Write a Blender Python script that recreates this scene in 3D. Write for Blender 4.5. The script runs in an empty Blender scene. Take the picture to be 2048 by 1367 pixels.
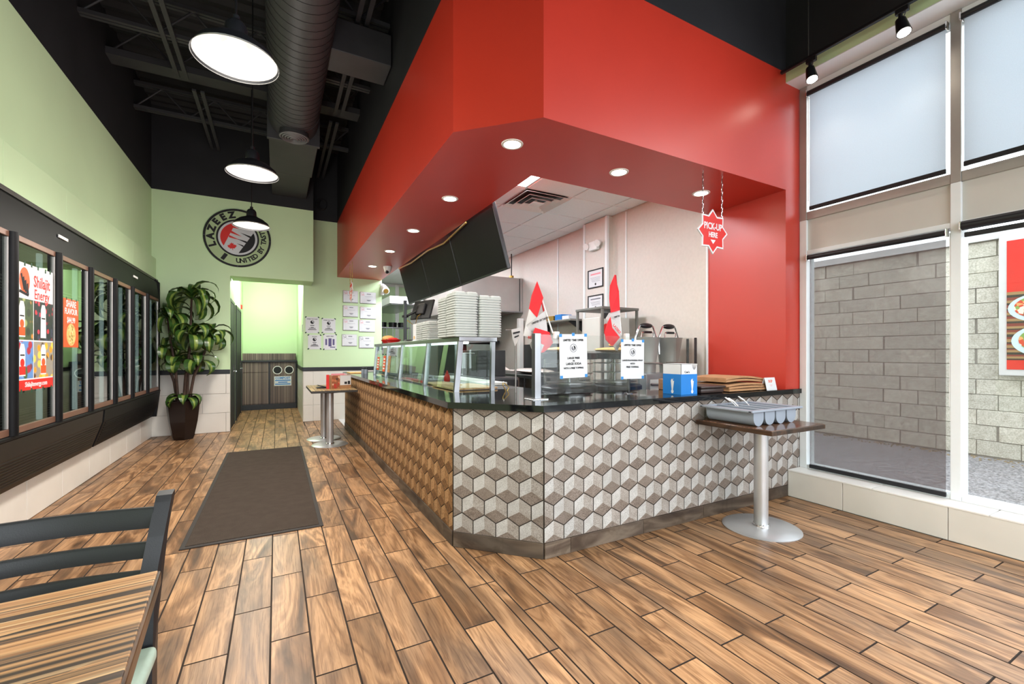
import bpy, bmesh, math, random
from mathutils import Vector, Matrix
random.seed(11)
SC = bpy.context.scene
COL = SC.collection
PI = math.pi

# ------------------------------------------------------------------ camera, world, exposure
CAM_H = 1.34
cam = bpy.data.cameras.new('camera')
cam.sensor_fit = 'HORIZONTAL'; cam.sensor_width = 36.0
cam.lens = 36.0 * 879.0 / 2048.0
cam.shift_y = 22.0 / 2048.0
cam.clip_start = 0.05; cam.clip_end = 200
cam_ob = bpy.data.objects.new('camera', cam)
cam_ob.location = (0, 0, CAM_H)
cam_ob.rotation_euler = (PI / 2, 0, -math.atan((1024 - 553) / 879.0))
COL.objects.link(cam_ob)
SC.camera = cam_ob
vs = SC.view_settings
vs.view_transform = 'Standard'; vs.look = 'None'; vs.gamma = 1.0; vs.use_curve_mapping = False
vs.exposure = 0.5
w = bpy.data.worlds.new('overcast_sky'); SC.world = w
w.use_nodes = True
bg = w.node_tree.nodes['Background']
bg.inputs[0].default_value = (0.86, 0.93, 1.0, 1); bg.inputs[1].default_value = 4.0
cy = SC.cycles
cy.max_bounces = 7; cy.diffuse_bounces = 4; cy.glossy_bounces = 4; cy.transmission_bounces = 6; cy.transparent_max_bounces = 12
cy.sample_clamp_indirect = 6.0
cy.caustics_reflective = False; cy.caustics_refractive = False
cy.use_denoising = True

# lamp powers (W): added fill below the pendants, pendants, soffit downlights, kitchen panels, track heads, corridor
LAMP = dict(glow=27, pendant=120, down=10, troffer=42, track=5, corridor=62)

def lamp(name, kind, loc, energy, color=(1, 1, 1), rot=(0, 0, 0), size=.1, size_y=None, spot=None, blend=.6):
    l = bpy.data.lights.new(name, kind)
    l.energy = energy; l.color = color
    if kind == 'AREA':
        l.size = size
        if size_y: l.shape = 'RECTANGLE'; l.size_y = size_y
    else:
        l.shadow_soft_size = size
    if spot: l.spot_size = math.radians(spot); l.spot_blend = blend
    o = bpy.data.objects.new(name, l); o.location = loc; o.rotation_euler = rot
    COL.objects.link(o)
    return o

# added area lamps standing in for daylight at the glazing, and added ceiling fill without fixtures, all behind the camera
lamp('storefront_daylight', 'AREA', (1.35, -2.66, 1.9), 55, (.94, .97, 1.0), (PI / 2, 0, 0), 5.4, 3.1)
lamp('upper_window_daylight', 'AREA', (4.36, -.85, 3.25), 85, (.95, .98, 1.0), (0, PI / 2, 0), 1.1, 3.3)
for lx, ly in ((-.2, 1.1), (-.2, -.8), (2.2, .6), (2.2, -1.4)):
    lamp('room_lamp', 'SPOT', (lx, ly, 3.0), 26, (1, .9, .76), (0, 0, 0), .2, spot=168, blend=.4)

# ------------------------------------------------------------------ materials
def lin(c):
    r = []
    for v in c[:3]:
        v /= 255.0
        r.append(v / 12.92 if v <= .04045 else ((v + .055) / 1.055) ** 2.4)
    return (r[0], r[1], r[2], 1)

class NT:
    def __init__(s, name):
        s.m = bpy.data.materials.new(name); s.m.use_nodes = True
        s.t = s.m.node_tree; s.b = s.t.nodes['Principled BSDF']; s.out = s.t.nodes['Material Output']
    def n(s, typ, **kw):
        x = s.t.nodes.new('ShaderNode' + typ)
        for k, v in kw.items():
            if k.startswith('i_'):
                key = k[2:]; key = int(key) if key.isdigit() else key.replace('_', ' ')
                x.inputs[key].default_value = v
            else: setattr(x, k, v)
        return x
    def l(s, a, b): s.t.links.new(a, b)
    def ramp(s, fac, stops, interp='LINEAR'):
        r = s.n('ValToRGB'); r.color_ramp.interpolation = interp
        e = r.color_ramp.elements
        while len(e) > 1: e.remove(e[-1])
        e[0].position = stops[0][0]; e[0].color = stops[0][1]
        for p, c in stops[1:]:
            k = e.new(p); k.color = c
        s.l(fac, r.inputs[0]); return r.outputs[0]
    def mix(s, a, b, fac, mode='MIX'):
        x = s.n('Mix', data_type='RGBA', blend_type=mode)
        for sock, v in ((x.inputs[0], fac), (x.inputs[6], a), (x.inputs[7], b)):
            if hasattr(v, 'links'): s.l(v, sock)
            else: sock.default_value = v
        return x.outputs[2]
    def coords(s, scale=(1, 1, 1), rnd=False):
        tc = s.n('TexCoord'); mp = s.n('Mapping'); mp.inputs['Scale'].default_value = scale
        src = tc.outputs['Object']
        if rnd:
            oi = s.n('ObjectInfo'); gi = s.n('NewGeometry')
            ad = s.n('Math', operation='ADD'); s.l(oi.outputs['Random'], ad.inputs[0]); s.l(gi.outputs['Random Per Island'], ad.inputs[1])
            fr = s.n('Math', operation='FRACT'); s.l(ad.outputs[0], fr.inputs[0])
            ml = s.n('Math', operation='MULTIPLY'); s.l(fr.outputs[0], ml.inputs[0]); ml.inputs[1].default_value = 57.0
            va = s.n('VectorMath', operation='ADD'); s.l(src, va.inputs[0]); s.l(ml.outputs[0], va.inputs[1])
            src = va.outputs[0]; s.rand = fr.outputs[0]
        s.l(src, mp.inputs[0]); return mp.outputs[0]
    def noise(s, vec, scale=5, detail=3, dist=0, rough=.5):
        x = s.n('TexNoise'); s.l(vec, x.inputs['Vector'])
        x.inputs['Scale'].default_value = scale; x.inputs['Detail'].default_value = detail
        x.inputs['Distortion'].default_value = dist; x.inputs['Roughness'].default_value = rough
        return x.outputs[0]
    def bump(s, h, strength=.1, dist=.01):
        x = s.n('Bump'); x.inputs['Strength'].default_value = strength; x.inputs['Distance'].default_value = dist
        s.l(h, x.inputs['Height']); s.l(x.outputs[0], s.b.inputs['Normal'])
    def set(s, color=None, rough=.5, metal=0, spec=.5, emit=None, es=0, trans=0, ior=1.45, coat=0):
        b = s.b.inputs
        if color is not None:
            if hasattr(color, 'links'): s.l(color, b['Base Color'])
            else: b['Base Color'].default_value = color
        if hasattr(rough, 'links'): s.l(rough, b['Roughness'])
        else: b['Roughness'].default_value = rough
        b['Metallic'].default_value = metal; b['Specular IOR Level'].default_value = spec
        b['Transmission Weight'].default_value = trans; b['IOR'].default_value = ior
        b['Coat Weight'].default_value = coat
        if emit: b['Emission Color'].default_value = emit; b['Emission Strength'].default_value = es
        return s.m

def plain(name, c, rough=.5, metal=0, spec=.5, var=.05, scale=6, bump=0, bscale=80):
    """painted / plastic / metal surface with slight mottling"""
    k = NT(name); co = k.coords()
    n = k.noise(co, scale, 3)
    base = lin(c); lo = tuple(x * (1 - var) for x in base[:3]) + (1,); hi = tuple(min(1, x * (1 + var)) for x in base[:3]) + (1,)
    k.set(k.ramp(n, [(.3, lo), (.7, hi)]), rough, metal, spec)
    if bump: k.bump(k.noise(co, bscale, 2), bump, .004)
    return k.m

def emis(name, c, es):
    return NT(name).set(lin(c), .5, emit=lin(c), es=es)

def wood_floor(name, dark, mid, light, gray, rough=.33):
    k = NT(name); co = k.coords((1, 1, 1), rnd=True)
    def mp(sc):
        m = k.n('Mapping'); m.inputs['Scale'].default_value = sc; k.l(co, m.inputs[0]); return m.outputs[0]
    n1 = k.noise(mp((6.5, 1.0, 3)), 1.15, 4, 1.0, .5)
    n2 = k.noise(mp((62, 2.2, 3)), 2.0, 4, .8, .6)
    n3 = k.noise(mp((3.4, .8, 2)), 1.5, 2, .8)
    c1 = k.ramp(n1, [(.30, lin(dark)), (.42, lin(mid)), (.52, lin(light)), (.60, lin(mid)), (.68, lin(light)), (.8, lin(mid))])
    c2 = k.mix(c1, lin(gray), k.ramp(n3, [(.46, (0, 0, 0, 1)), (.66, (.6, .6, .6, 1))]))
    c3 = k.mix(c2, k.ramp(n2, [(.34, (.56, .50, .44, 1)), (.52, (1, 1, 1, 1))]), .85, 'MULTIPLY')
    br = k.ramp(k.rand, [(0, (.70, .66, .62, 1)), (.5, (.95, .92, .90, 1)), (1, (1.12, 1.1, 1.08, 1))])
    c4 = k.mix(c3, br, 1.0, 'MULTIPLY')
    k.set(c4, k.ramp(n1, [(.3, (rough + .08,) * 3 + (1,)), (.7, (rough,) * 3 + (1,))]), spec=.42)
    k.bump(n2, .08, .003)
    return k.m

def zebra(name, axis, cols, freq=34, rough=.35, spec=.4):
    k = NT(name)
    sc = [.35, .35, .0]; sc[axis] = freq
    co = k.coords(tuple(sc))
    n = k.noise(co, 1.0, 1.6, 0, .7)
    vr = k.n('TexVoronoi'); vr.inputs['Scale'].default_value = 2.2; k.l(co, vr.inputs['Vector'])
    sc_ = k.n('SeparateColor'); k.l(vr.outputs['Color'], sc_.inputs[0])
    av = k.n('Math', operation='MULTIPLY_ADD'); k.l(sc_.outputs[0], av.inputs[0]); av.inputs[1].default_value = .6
    off = k.n('Math', operation='MULTIPLY_ADD'); k.l(n, off.inputs[0]); off.inputs[1].default_value = .5; off.inputs[2].default_value = -.05
    k.l(off.outputs[0], av.inputs[2]); n = av.outputs[0]
    st = []
    m = len(cols)
    for i, c in enumerate(cols): st.append((.22 + .56 * i / m, lin(c)))
    k.set(k.ramp(n, st, 'CONSTANT' if False else 'LINEAR'), rough, spec=spec)
    return k.m

def speckle(name, c0, c1, scale=220, rough=.7):
    k = NT(name); co = k.coords((1, 1, 1), rnd=True)
    n = k.noise(co, scale, 2, 0, .7); n2 = k.noise(co, 14, 3)
    c = k.mix(k.ramp(n, [(.36, lin(c0)), (.62, lin(c1))]), k.ramp(n2, [(.3, (.86, .84, .82, 1)), (.7, (1.05, 1.05, 1.05, 1))]), 1, 'MULTIPLY')
    br = k.ramp(k.rand, [(0, (.9, .9, .9, 1)), (1, (1.04, 1.03, 1.02, 1))])
    k.set(k.mix(c, br, 1, 'MULTIPLY'), rough, spec=.25); k.bump(n, .15, .002)
    return k.m

def glass(name, tint=(1, 1, 1), ior=1.5, base=0.0, rough=0.0):
    """thin clear pane: fresnel reflection over a straight-through view"""
    k = NT(name); t = k.t
    lw = k.n('LayerWeight'); lw.inputs[0].default_value = .5
    pw = k.n('Math', operation='POWER'); pw.inputs[1].default_value = 4.0; k.l(lw.outputs['Facing'], pw.inputs[0])
    f0 = ((ior - 1) / (ior + 1)) ** 2 + base
    fr = k.n('Math', operation='MULTIPLY_ADD', use_clamp=True); k.l(pw.outputs[0], fr.inputs[0]); fr.inputs[1].default_value = 1 - f0; fr.inputs[2].default_value = f0
    mx = k.n('MixShader'); tr = k.n('BsdfTransparent'); gl = k.n('BsdfGlossy')
    tr.inputs[0].default_value = (*tint, 1); gl.inputs['Roughness'].default_value = rough
    k.l(fr.outputs[0], mx.inputs[0]); k.l(tr.outputs[0], mx.inputs[1]); k.l(gl.outputs[0], mx.inputs[2])
    k.l(mx.outputs[0], k.out.inputs[0]); return k.m

def screen_cloth(name, color, see, trans):
    """woven solar shade: partly see-through, partly translucent"""
    k = NT(name)
    co = k.coords((1, 1, 1)); n = k.noise(co, 160, 2)
    df = k.n('BsdfDiffuse'); tl = k.n('BsdfTranslucent'); tr = k.n('BsdfTransparent')
    c = lin(color); k.l(k.ramp(n, [(.3, tuple(v * .9 for v in c[:3]) + (1,)), (.7, c)]), df.inputs[0])
    tl.inputs[0].default_value = c; tr.inputs[0].default_value = (1, 1, 1, 1)
    m1 = k.n('MixShader'); m1.inputs[0].default_value = trans; k.l(df.outputs[0], m1.inputs[1]); k.l(tl.outputs[0], m1.inputs[2])
    m2 = k.n('MixShader'); m2.inputs[0].default_value = see; k.l(m1.outputs[0], m2.inputs[1]); k.l(tr.outputs[0], m2.inputs[2])
    k.l(m2.outputs[0], k.out.inputs[0]); return k.m

M = {}
M['green'] = plain('pale_green_paint', (200, 223, 180), .55, var=.02, scale=2, spec=.3)
M['black_paint'] = plain('black_paint', (36, 36, 39), .6, var=.15, scale=2, spec=.3)
M['black_steel'] = plain('black_painted_steel', (54, 54, 57), .5, var=.12, scale=5)
M['red'] = plain('red_paint', (186, 46, 28), .4, var=.03, scale=2, spec=.95)
M['beige'] = plain('beige_wall_panel', (206, 198, 190), .5, var=.03, scale=30, bump=.05, bscale=60)
M['white_trim'] = plain('white_trim', (224, 228, 230), .4, var=.02)
M['tile_white'] = plain('white_wall_tile', (222, 218, 210), .35, var=.04, scale=3)
M['grout'] = plain('grout_grey', (176, 172, 165), .8, var=.05)
M['floor_grout'] = plain('dark_grout', (44, 30, 20), .8, var=.1)
M['tile_grout'] = plain('brown_grey_grout', (62, 54, 46), .85, var=.1, scale=20)
M['plank'] = wood_floor('wood_look_plank', (84, 61, 42), (136, 100, 69), (192, 150, 110), (120, 98, 79))
M['skirt'] = wood_floor('weathered_wood_skirting', (50, 40, 33), (80, 67, 57), (112, 99, 86), (72, 66, 60), .5)
M['hex_light'] = speckle('pale_stone_rhombus', (158, 156, 153), (194, 192, 189))
M['hex_mid'] = speckle('grey_stone_rhombus', (130, 122, 115), (174, 168, 162))
M['hex_dark'] = speckle('brown_stone_rhombus', (96, 84, 76), (142, 130, 121))
M['granite'] = NT('black_granite').set(lin((12, 13, 16)), .06, spec=.55)
M['steel'] = plain('brushed_steel', (152, 152, 155), .3, 1, var=.08, scale=3)
M['steel_dull'] = plain('dull_steel', (150, 147, 143), .42, 1, var=.12, scale=3)
M['chrome'] = plain('chrome', (222, 222, 224), .12, 1, var=.02)
M['dark_frame'] = plain('dark_bronze_frame', (60, 56, 52), .45, .4, var=.1)
M['black_plastic'] = plain('black_plastic', (22, 22, 25), .35, var=.1)
M['black_satin'] = plain('black_satin_metal', (25, 26, 31), .42, var=.12, scale=14, bump=.06, bscale=300)
M['screen'] = NT('dark_screen').set(lin((26, 26, 27)), .45, spec=.06)
M['ceil_tile'] = plain('white_ceiling_tile', (240, 243, 244), .8, var=.03, scale=60, bump=.1, bscale=150)
M['tbar'] = plain('white_ceiling_grid', (238, 238, 238), .5, var=.01)
M['alu'] = plain('pale_aluminium', (206, 205, 203), .45, .15, var=.03)
M['alu_dark'] = plain('grey_aluminium', (168, 164, 160), .4, .5, var=.05)
M['pane'] = glass('window_glass', (.97, .99, .98), 1.45)
M['cooler_glass'] = glass('cooler_door_glass', (.66, .72, .70), 1.8, .08)
M['guard_glass'] = glass('sneeze_guard_glass', (.88, .97, .93), 1.5, .02)
M['case_glass'] = glass('display_case_glass', (.94, .95, .94), 1.45, .01)
M['shade_white'] = screen_cloth('white_solar_cloth', (216, 222, 228), .03, .62)
M['shade_grey'] = screen_cloth('grey_mesh_cloth', (98, 82, 80), .58, .3)
M['bulb'] = emis('lamp_glow', (255, 246, 232), 2.6)
M['downlight'] = emis('downlight_glow', (255, 232, 205), 26)
M['track_glow'] = emis('track_lamp_glow', (255, 244, 226), 30)
M['troffer'] = emis('fluorescent_diffuser', (244, 249, 255), 5.0)
M['led'] = emis('cooler_led_strip', (222, 238, 240), .55)
M['white_enamel'] = plain('white_enamel', (236, 234, 230), .35, var=.02)
M['foam'] = plain('white_fibre_foam', (180, 184, 182), .75, var=.03, scale=30)
M['paper'] = plain('white_paper', (216, 216, 219), .7, var=.015)
M['ink'] = plain('black_ink', (26, 26, 30), .7)
M['ink_grey'] = plain('grey_ink', (120, 120, 128), .7)
M['red_ink'] = plain('red_print', (206, 34, 28), .5)
M['pink_ink'] = plain('pink_print', (222, 140, 150), .6)
M['blue_tape'] = plain('blue_tape', (54, 132, 196), .6)
M['green_tape'] = plain('dark_green_tape', (26, 66, 44), .6)
M['flag_red'] = plain('red_flag_cloth', (212, 30, 40), .7)
M['flag_white'] = plain('white_flag_cloth', (192, 188, 188), .7)
M['asphalt'] = speckle('grey_asphalt', (92, 90, 92), (150, 148, 150), 40, .9)
M['asphalt'].name = 'grey_asphalt'
M['block'] = speckle('pale_concrete_block', (176, 172, 158), (206, 202, 190), 60, .9)
M['mortar'] = plain('block_mortar', (142, 137, 127), .9, var=.1)
M['mat_pile'] = speckle('brown_carpet_pile', (44, 37, 32), (78, 67, 59), 260, .95)
M['mat_rubber'] = plain('dark_rubber_border', (40, 33, 30), .7)
ZC = [(60, 46, 38), (168, 122, 82), (200, 158, 112), (74, 56, 46), (48, 38, 32), (186, 142, 98), (128, 88, 58), (206, 170, 126), (66, 52, 46), (176, 132, 88), (44, 35, 30)]
M['zebra_x'] = zebra('striped_laminate', 1, ZC, 26)
M['zebra_y'] = zebra('striped_laminate_light', 0, [(140, 110, 70), (190, 160, 110), (120, 96, 64), (206, 176, 126), (110, 84, 56)], 40)
M['zebra_dark'] = zebra('striped_dark_laminate', 1, [(70, 48, 36), (120, 84, 60), (50, 36, 30), (140, 100, 74), (80, 56, 44)], 30, .16, .6)
M['zebra_bin'] = zebra('striped_grey_laminate', 0, [(66, 56, 54), (126, 108, 100), (86, 70, 66), (150, 132, 122), (60, 52, 52), (112, 94, 88)], 46, .45)
M['edge_wood'] = wood_floor('dark_wood_edge', (28, 20, 15), (54, 39, 28), (88, 63, 43), (48, 37, 30), .3)
M['mint'] = plain('mint_vinyl', (170, 190, 176), .5, var=.06, scale=40)
M['pot'] = plain('dark_brown_ceramic', (30, 20, 17), .3, var=.1)
M['soil'] = plain('potting_soil', (46, 34, 26), .95, var=.3, scale=60)
M['cane'] = plain('brown_cane', (66, 48, 38), .7, var=.3, scale=20)
M['leaf_dark'] = plain('dark_green_leaf', (44, 72, 28), .32, var=.3, scale=9)
M['leaf_pale'] = plain('yellow_green_leaf', (112, 130, 58), .32, var=.25, scale=14)
M['tan_card'] = plain('brown_kraft_paper', (172, 128, 90), .8, var=.08, scale=20)
M['card_brown'] = plain('dark_brown_plastic', (58, 44, 40), .4)
M['copper_rail'] = plain('copper_brown_rail', (124, 90, 74), .4, .3, var=.1)
M['kick_brown'] = plain('dark_brown_grille', (27, 21, 17), .5, var=.15)
M['duct_grey'] = plain('grey_diffuser', (104, 104, 106), .5)
M['cooler_black'] = plain('cooler_black', (15, 15, 17), .5, spec=.2, var=.15)
M['rack_grey'] = plain('rack_grey', (112, 110, 106), .45, .3, var=.1)
M['hood_steel'] = plain('soft_stainless', (176, 170, 166), .45, .55, var=.1, scale=2)
M['urn_steel'] = plain('soft_steel_hopper', (172, 172, 168), .4, .45, var=.12, scale=5)
M['table_steel'] = plain('satin_table_steel', (196, 196, 198), .3, .6, var=.06, scale=3)
M['shade_inner'] = plain('lamp_white_inside', (170, 168, 164), .5, var=.02)
M['blue'] = plain('bright_blue_card', (30, 118, 196), .5)
M['orange'] = plain('orange_print', (220, 84, 34), .5)
M['gold'] = plain('gold_metal', (176, 142, 70), .35, .7)
M['bread'] = plain('golden_bread', (222, 176, 112), .7, var=.15, scale=12)
M['wood_board'] = wood_floor('pale_wood_board', (176, 136, 90), (206, 168, 120), (226, 194, 150), (196, 160, 116), .5)
M['red_plastic'] = plain('red_plastic', (206, 28, 22), .35)
M['grey_plastic'] = plain('grey_plastic', (140, 148, 160), .45, var=.04)
M['white_plastic'] = plain('white_plastic', (232, 232, 230), .4)
M['bag_film'] = plain('cloudy_plastic_film', (226, 214, 206), .25, var=.1, scale=26)
M['dark_steel'] = plain('sooty_steel', (58, 57, 58), .45, .5, var=.2, scale=5)
M['panel_grey'] = plain('grey_spandrel_panel', (196, 193, 187), .5, var=.02)
M['grass_bits'] = plain('dry_debris', (128, 112, 88), .95, var=.3, scale=20)

# ------------------------------------------------------------------ mesh builder
class MB:
    def __init__(s): s.v = []; s.f = []; s.mi = []; s.T = Matrix()
    def add(s, vs, fs, m=0):
        b = len(s.v)
        s.v += [s.T @ Vector(v) for v in vs]
        for f in fs: s.f.append([b + i for i in f]); s.mi.append(m)
        return s
    def box(s, x0, x1, y0, y1, z0, z1, m=0):
        return s.add([(x0, y0, z0), (x1, y0, z0), (x1, y1, z0), (x0, y1, z0), (x0, y0, z1), (x1, y0, z1), (x1, y1, z1), (x0, y1, z1)],
                     [(0, 3, 2, 1), (4, 5, 6, 7), (0, 1, 5, 4), (1, 2, 6, 5), (2, 3, 7, 6), (3, 0, 4, 7)], m)
    def rbox(s, x0, x1, y0, y1, z0, z1, r=.005, m=0, seg=2):
        bm = bmesh.new(); bmesh.ops.create_cube(bm, size=1)
        for v in bm.verts:
            v.co = ((x0 + x1) / 2 + v.co.x * (x1 - x0), (y0 + y1) / 2 + v.co.y * (y1 - y0), (z0 + z1) / 2 + v.co.z * (z1 - z0))
        bmesh.ops.bevel(bm, geom=list(bm.edges), offset=min(r, .49 * min(x1 - x0, y1 - y0, z1 - z0)), segments=seg, profile=.5, affect='EDGES')
        bm.verts.ensure_lookup_table()
        s.add([v.co.copy() for v in bm.verts], [[v.index for v in f.verts] for f in bm.faces], m); bm.free(); return s
    def prism(s, pts, vec, m=0, mside=None):
        n = len(pts); vec = Vector(vec)
        a = [Vector(p) for p in pts]
        s.add(a + [p + vec for p in a], [list(range(n))[::-1], list(range(n, 2 * n))], m)
        b = len(s.v) - 2 * n
        for i in range(n):
            j = (i + 1) % n
            s.f.append([b + i, b + j, b + n + j, b + n + i]); s.mi.append(m if mside is None else mside)
        return s
    def cyl(s, p0, p1, r0, r1=None, n=16, m=0, cap=True):
        r1 = r0 if r1 is None else r1
        p0 = Vector(p0); p1 = Vector(p1); d = (p1 - p0).normalized()
        a = d.orthogonal().normalized(); b = d.cross(a)
        ring = lambda p, r: [p + (a * math.cos(2 * PI * i / n) + b * math.sin(2 * PI * i / n)) * r for i in range(n)]
        vs = ring(p0, r0) + ring(p1, r1)
        fs = [(i, (i + 1) % n, n + (i + 1) % n, n + i) for i in range(n)]
        if cap: fs += [list(range(n))[::-1], list(range(n, 2 * n))]
        return s.add(vs, fs, m)
    def tube(s, pts, r, n=8, m=0, closed=False):
        pts = [Vector(p) for p in pts]; k = len(pts); rings = []
        a = None
        for i, p in enumerate(pts):
            q = pts[(i + 1) % k] if (closed or i < k - 1) else p
            o = pts[i - 1] if (closed or i > 0) else p
            d = (q - o).normalized()
            if a is None: a = d.orthogonal().normalized()
            a = (a - d * a.dot(d)).normalized(); b = d.cross(a)
            rr = r[i] if isinstance(r, (list, tuple)) else r
            rings.append([p + (a * math.cos(2 * PI * j / n) + b * math.sin(2 * PI * j / n)) * rr for j in range(n)])
        vs = [v for g in rings for v in g]; fs = []
        for i in range(k if closed else k - 1):
            i2 = (i + 1) % k
            for j in range(n): fs.append((i * n + j, i * n + (j + 1) % n, i2 * n + (j + 1) % n, i2 * n + j))
        if not closed: fs += [list(range(n))[::-1], list(range((k - 1) * n, k * n))]
        return s.add(vs, fs, m)
    def lathe(s, prof, c=(0, 0, 0), n=28, m=0, ms=None):
        c = Vector(c); vs = []; k = len(prof)
        for (r, z) in prof:
            for j in range(n): vs.append(c + Vector((r * math.cos(2 * PI * j / n), r * math.sin(2 * PI * j / n), z)))
        b = len(s.v); s.v += [s.T @ v for v in vs]
        for i in range(k - 1):
            for j in range(n):
                s.f.append([b + i * n + j, b + i * n + (j + 1) % n, b + (i + 1) * n + (j + 1) % n, b + (i + 1) * n + j])
                s.mi.append(ms[i] if ms else m)
        return s
    def disc(s, c, r, n=20, m=0, nrm=(0, 0, 1), ry=None):
        c = Vector(c); d = Vector(nrm).normalized(); a = d.orthogonal().normalized()
        if abs(d.z) > .99: a = Vector((1, 0, 0))
        b = d.cross(a); ry = ry or r
        return s.add([c + a * r * math.cos(2 * PI * i / n) + b * ry * math.sin(2 * PI * i / n) for i in range(n)], [list(range(n))], m)
    def ball(s, c, rx, ry=None, rz=None, n=14, k=8, m=0):
        ry = ry or rx; rz = rz or rx
        vs = []
        for i in range(k + 1):
            t = PI * i / k
            for j in range(n): vs.append((c[0] + rx * math.sin(t) * math.cos(2 * PI * j / n), c[1] + ry * math.sin(t) * math.sin(2 * PI * j / n), c[2] - rz * math.cos(t)))
        fs = [(i * n + j, i * n + (j + 1) % n, (i + 1) * n + (j + 1) % n, (i + 1) * n + j) for i in range(k) for j in range(n)]
        return s.add(vs, fs, m)

def wloc(o):
    v = Vector((0, 0, 0))
    while o: v += o.location; o = o.parent
    return v

def mesh(name, mb, mats, smooth=False, off=(0, 0, 0)):
    me = bpy.data.meshes.new(name)
    off = Vector(off)
    bm = bmesh.new()
    vs = [bm.verts.new(v - off) for v in mb.v]
    for f, mi in zip(mb.f, mb.mi):
        try: fc = bm.faces.new([vs[i] for i in f])
        except ValueError: continue
        fc.material_index = mi; fc.smooth = bool(smooth)
    bmesh.ops.remove_doubles(bm, verts=bm.verts, dist=1e-5)
    bmesh.ops.recalc_face_normals(bm, faces=bm.faces)
    bm.to_mesh(me); bm.free()
    if smooth: me.set_sharp_from_angle(angle=math.radians(smooth if smooth is not True else 40))
    for m in (mats if isinstance(mats, (list, tuple)) else [mats]): me.materials.append(M[m] if isinstance(m, str) else m)
    return me

def link(name, me, parent=None, loc=(0, 0, 0), rot=None):
    o = bpy.data.objects.new(name, me); o.location = loc
    if rot is not None: o.rotation_euler = rot
    if parent: o.parent = parent
    COL.objects.link(o); return o

def tag(o, label=None, cat=None, group=None, kind=None):
    if label: o['label'] = label
    if cat: o['category'] = cat
    if group: o['group'] = group
    if kind: o['kind'] = kind
    return o

def thing(name, label, cat, loc=(0, 0, 0), group=None):
    o = bpy.data.objects.new(name, None); o.location = loc; o.empty_display_size = .05
    COL.objects.link(o); return tag(o, label, cat, group)

def part(name, mb, mats, parent, smooth=False, label=None, kind=None):
    """mb is in world coordinates; becomes a child of parent"""
    o = link(name, mesh(name, mb, mats, smooth, wloc(parent)), parent)
    return tag(o, label, None, None, kind)

def solo(name, mb, mats, label, cat, loc, group=None, smooth=False):
    """a thing made of one mesh (mb in world coordinates)"""
    o = link(name, mesh(name, mb, mats, smooth, loc), None, loc); return tag(o, label, cat, group)

def struct(name, mb, mats, parent=None, smooth=False):
    o = link(name, mesh(name, mb, mats, smooth), parent)
    if not parent: o['kind'] = 'structure'
    return o

def copy_tree(o, loc=None, label=None, parent=None):
    c = o.copy(); COL.objects.link(c); c.parent = parent
    if loc is not None: c.location = loc
    if label: c['label'] = label
    for ch in list(o.children):
        if ch.name != c.name: copy_tree(ch, None, None, c)
    return c

_tc = {}
def text_mb(s, size, ext=.0006, space=1.0, bold=0):
    key = (s, size, ext, space)
    cu = bpy.data.curves.new('lettering', 'FONT'); cu.body = s; cu.size = size; cu.extrude = ext
    cu.align_x = 'CENTER'; cu.align_y = 'CENTER'; cu.resolution_u = 2; cu.space_character = space; cu.offset = bold
    ob = bpy.data.objects.new('lettering', cu)
    me = bpy.data.meshes.new_from_object(ob)
    vs = [v.co.copy() for v in me.vertices]; fs = [list(p.vertices) for p in me.polygons]
    bpy.data.objects.remove(ob); bpy.data.curves.remove(cu); bpy.data.meshes.remove(me)
    return vs, fs

def frame_mat(org, right, up):
    r = Vector(right).normalized(); u = Vector(up).normalized(); n = r.cross(u)
    m = Matrix.Identity(4)
    for i in range(3): m[i][0] = r[i]; m[i][1] = u[i]; m[i][2] = n[i]; m[i][3] = org[i]
    return m

def put_text(mb, s, size, x, y, m=0, sx=1.0, bold=0, ext=.0006, rot=0):
    vs, fs = text_mb(s, size, ext, 1.0, bold)
    c, sn = math.cos(rot), math.sin(rot)
    for dx, dy in [(0, 0)]:
        mb.add([(x + (v.x * sx + dx) * c - (v.y + dy) * sn, y + (v.x * sx + dx) * sn + (v.y + dy) * c, v.z + .0006) for v in vs], fs, m)

class Sheet:
    """flat print local frame: x right, y up, z towards the viewer"""
    def __init__(s, org, right, up=(0, 0, 1)): s.T = frame_mat(org, right, up)
    def mb(s): b = MB(); b.T = s.T; return b

def curl(x, y, r, a0, a1, n=10):
    return [(x + r * math.cos(a0 + (a1 - a0) * i / n), y + r * math.sin(a0 + (a1 - a0) * i / n)) for i in range(n + 1)]

# ================================================================== FLOOR
XL, XR = -1.76, 4.46
b = MB(); b.box(XL - .8, 4.6, -2.7, 14.0, -.12, -.0035); floor = struct('floor', b, 'floor_grout')
PW, PL, PX0 = .1655, .664, -.0245
FW = (math.sin(math.atan(471 / 879.)), math.cos(math.atan(471 / 879.)))
def plank_mb(x0, x1, y0, y1):
    g = .0017; c = .0024; b = MB()
    x0 += g; x1 -= g; y0 += g; y1 -= g
    b.add([(x0, y0, -.01), (x1, y0, -.01), (x1, y1, -.01), (x0, y1, -.01),
           (x0, y0, -c), (x1, y0, -c), (x1, y1, -c), (x0, y1, -c),
           (x0 + c, y0 + c, 0), (x1 - c, y0 + c, 0), (x1 - c, y1 - c, 0), (x0 + c, y1 - c, 0)],
          [(8, 9, 10, 11), (4, 5, 9, 8), (5, 6, 10, 9), (6, 7, 11, 10), (7, 4, 8, 11), (0, 1, 5, 4), (1, 2, 6, 5), (2, 3, 7, 6), (3, 0, 4, 7)])
    b.mi = [0] + [1] * 8
    return b
planks = []
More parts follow.
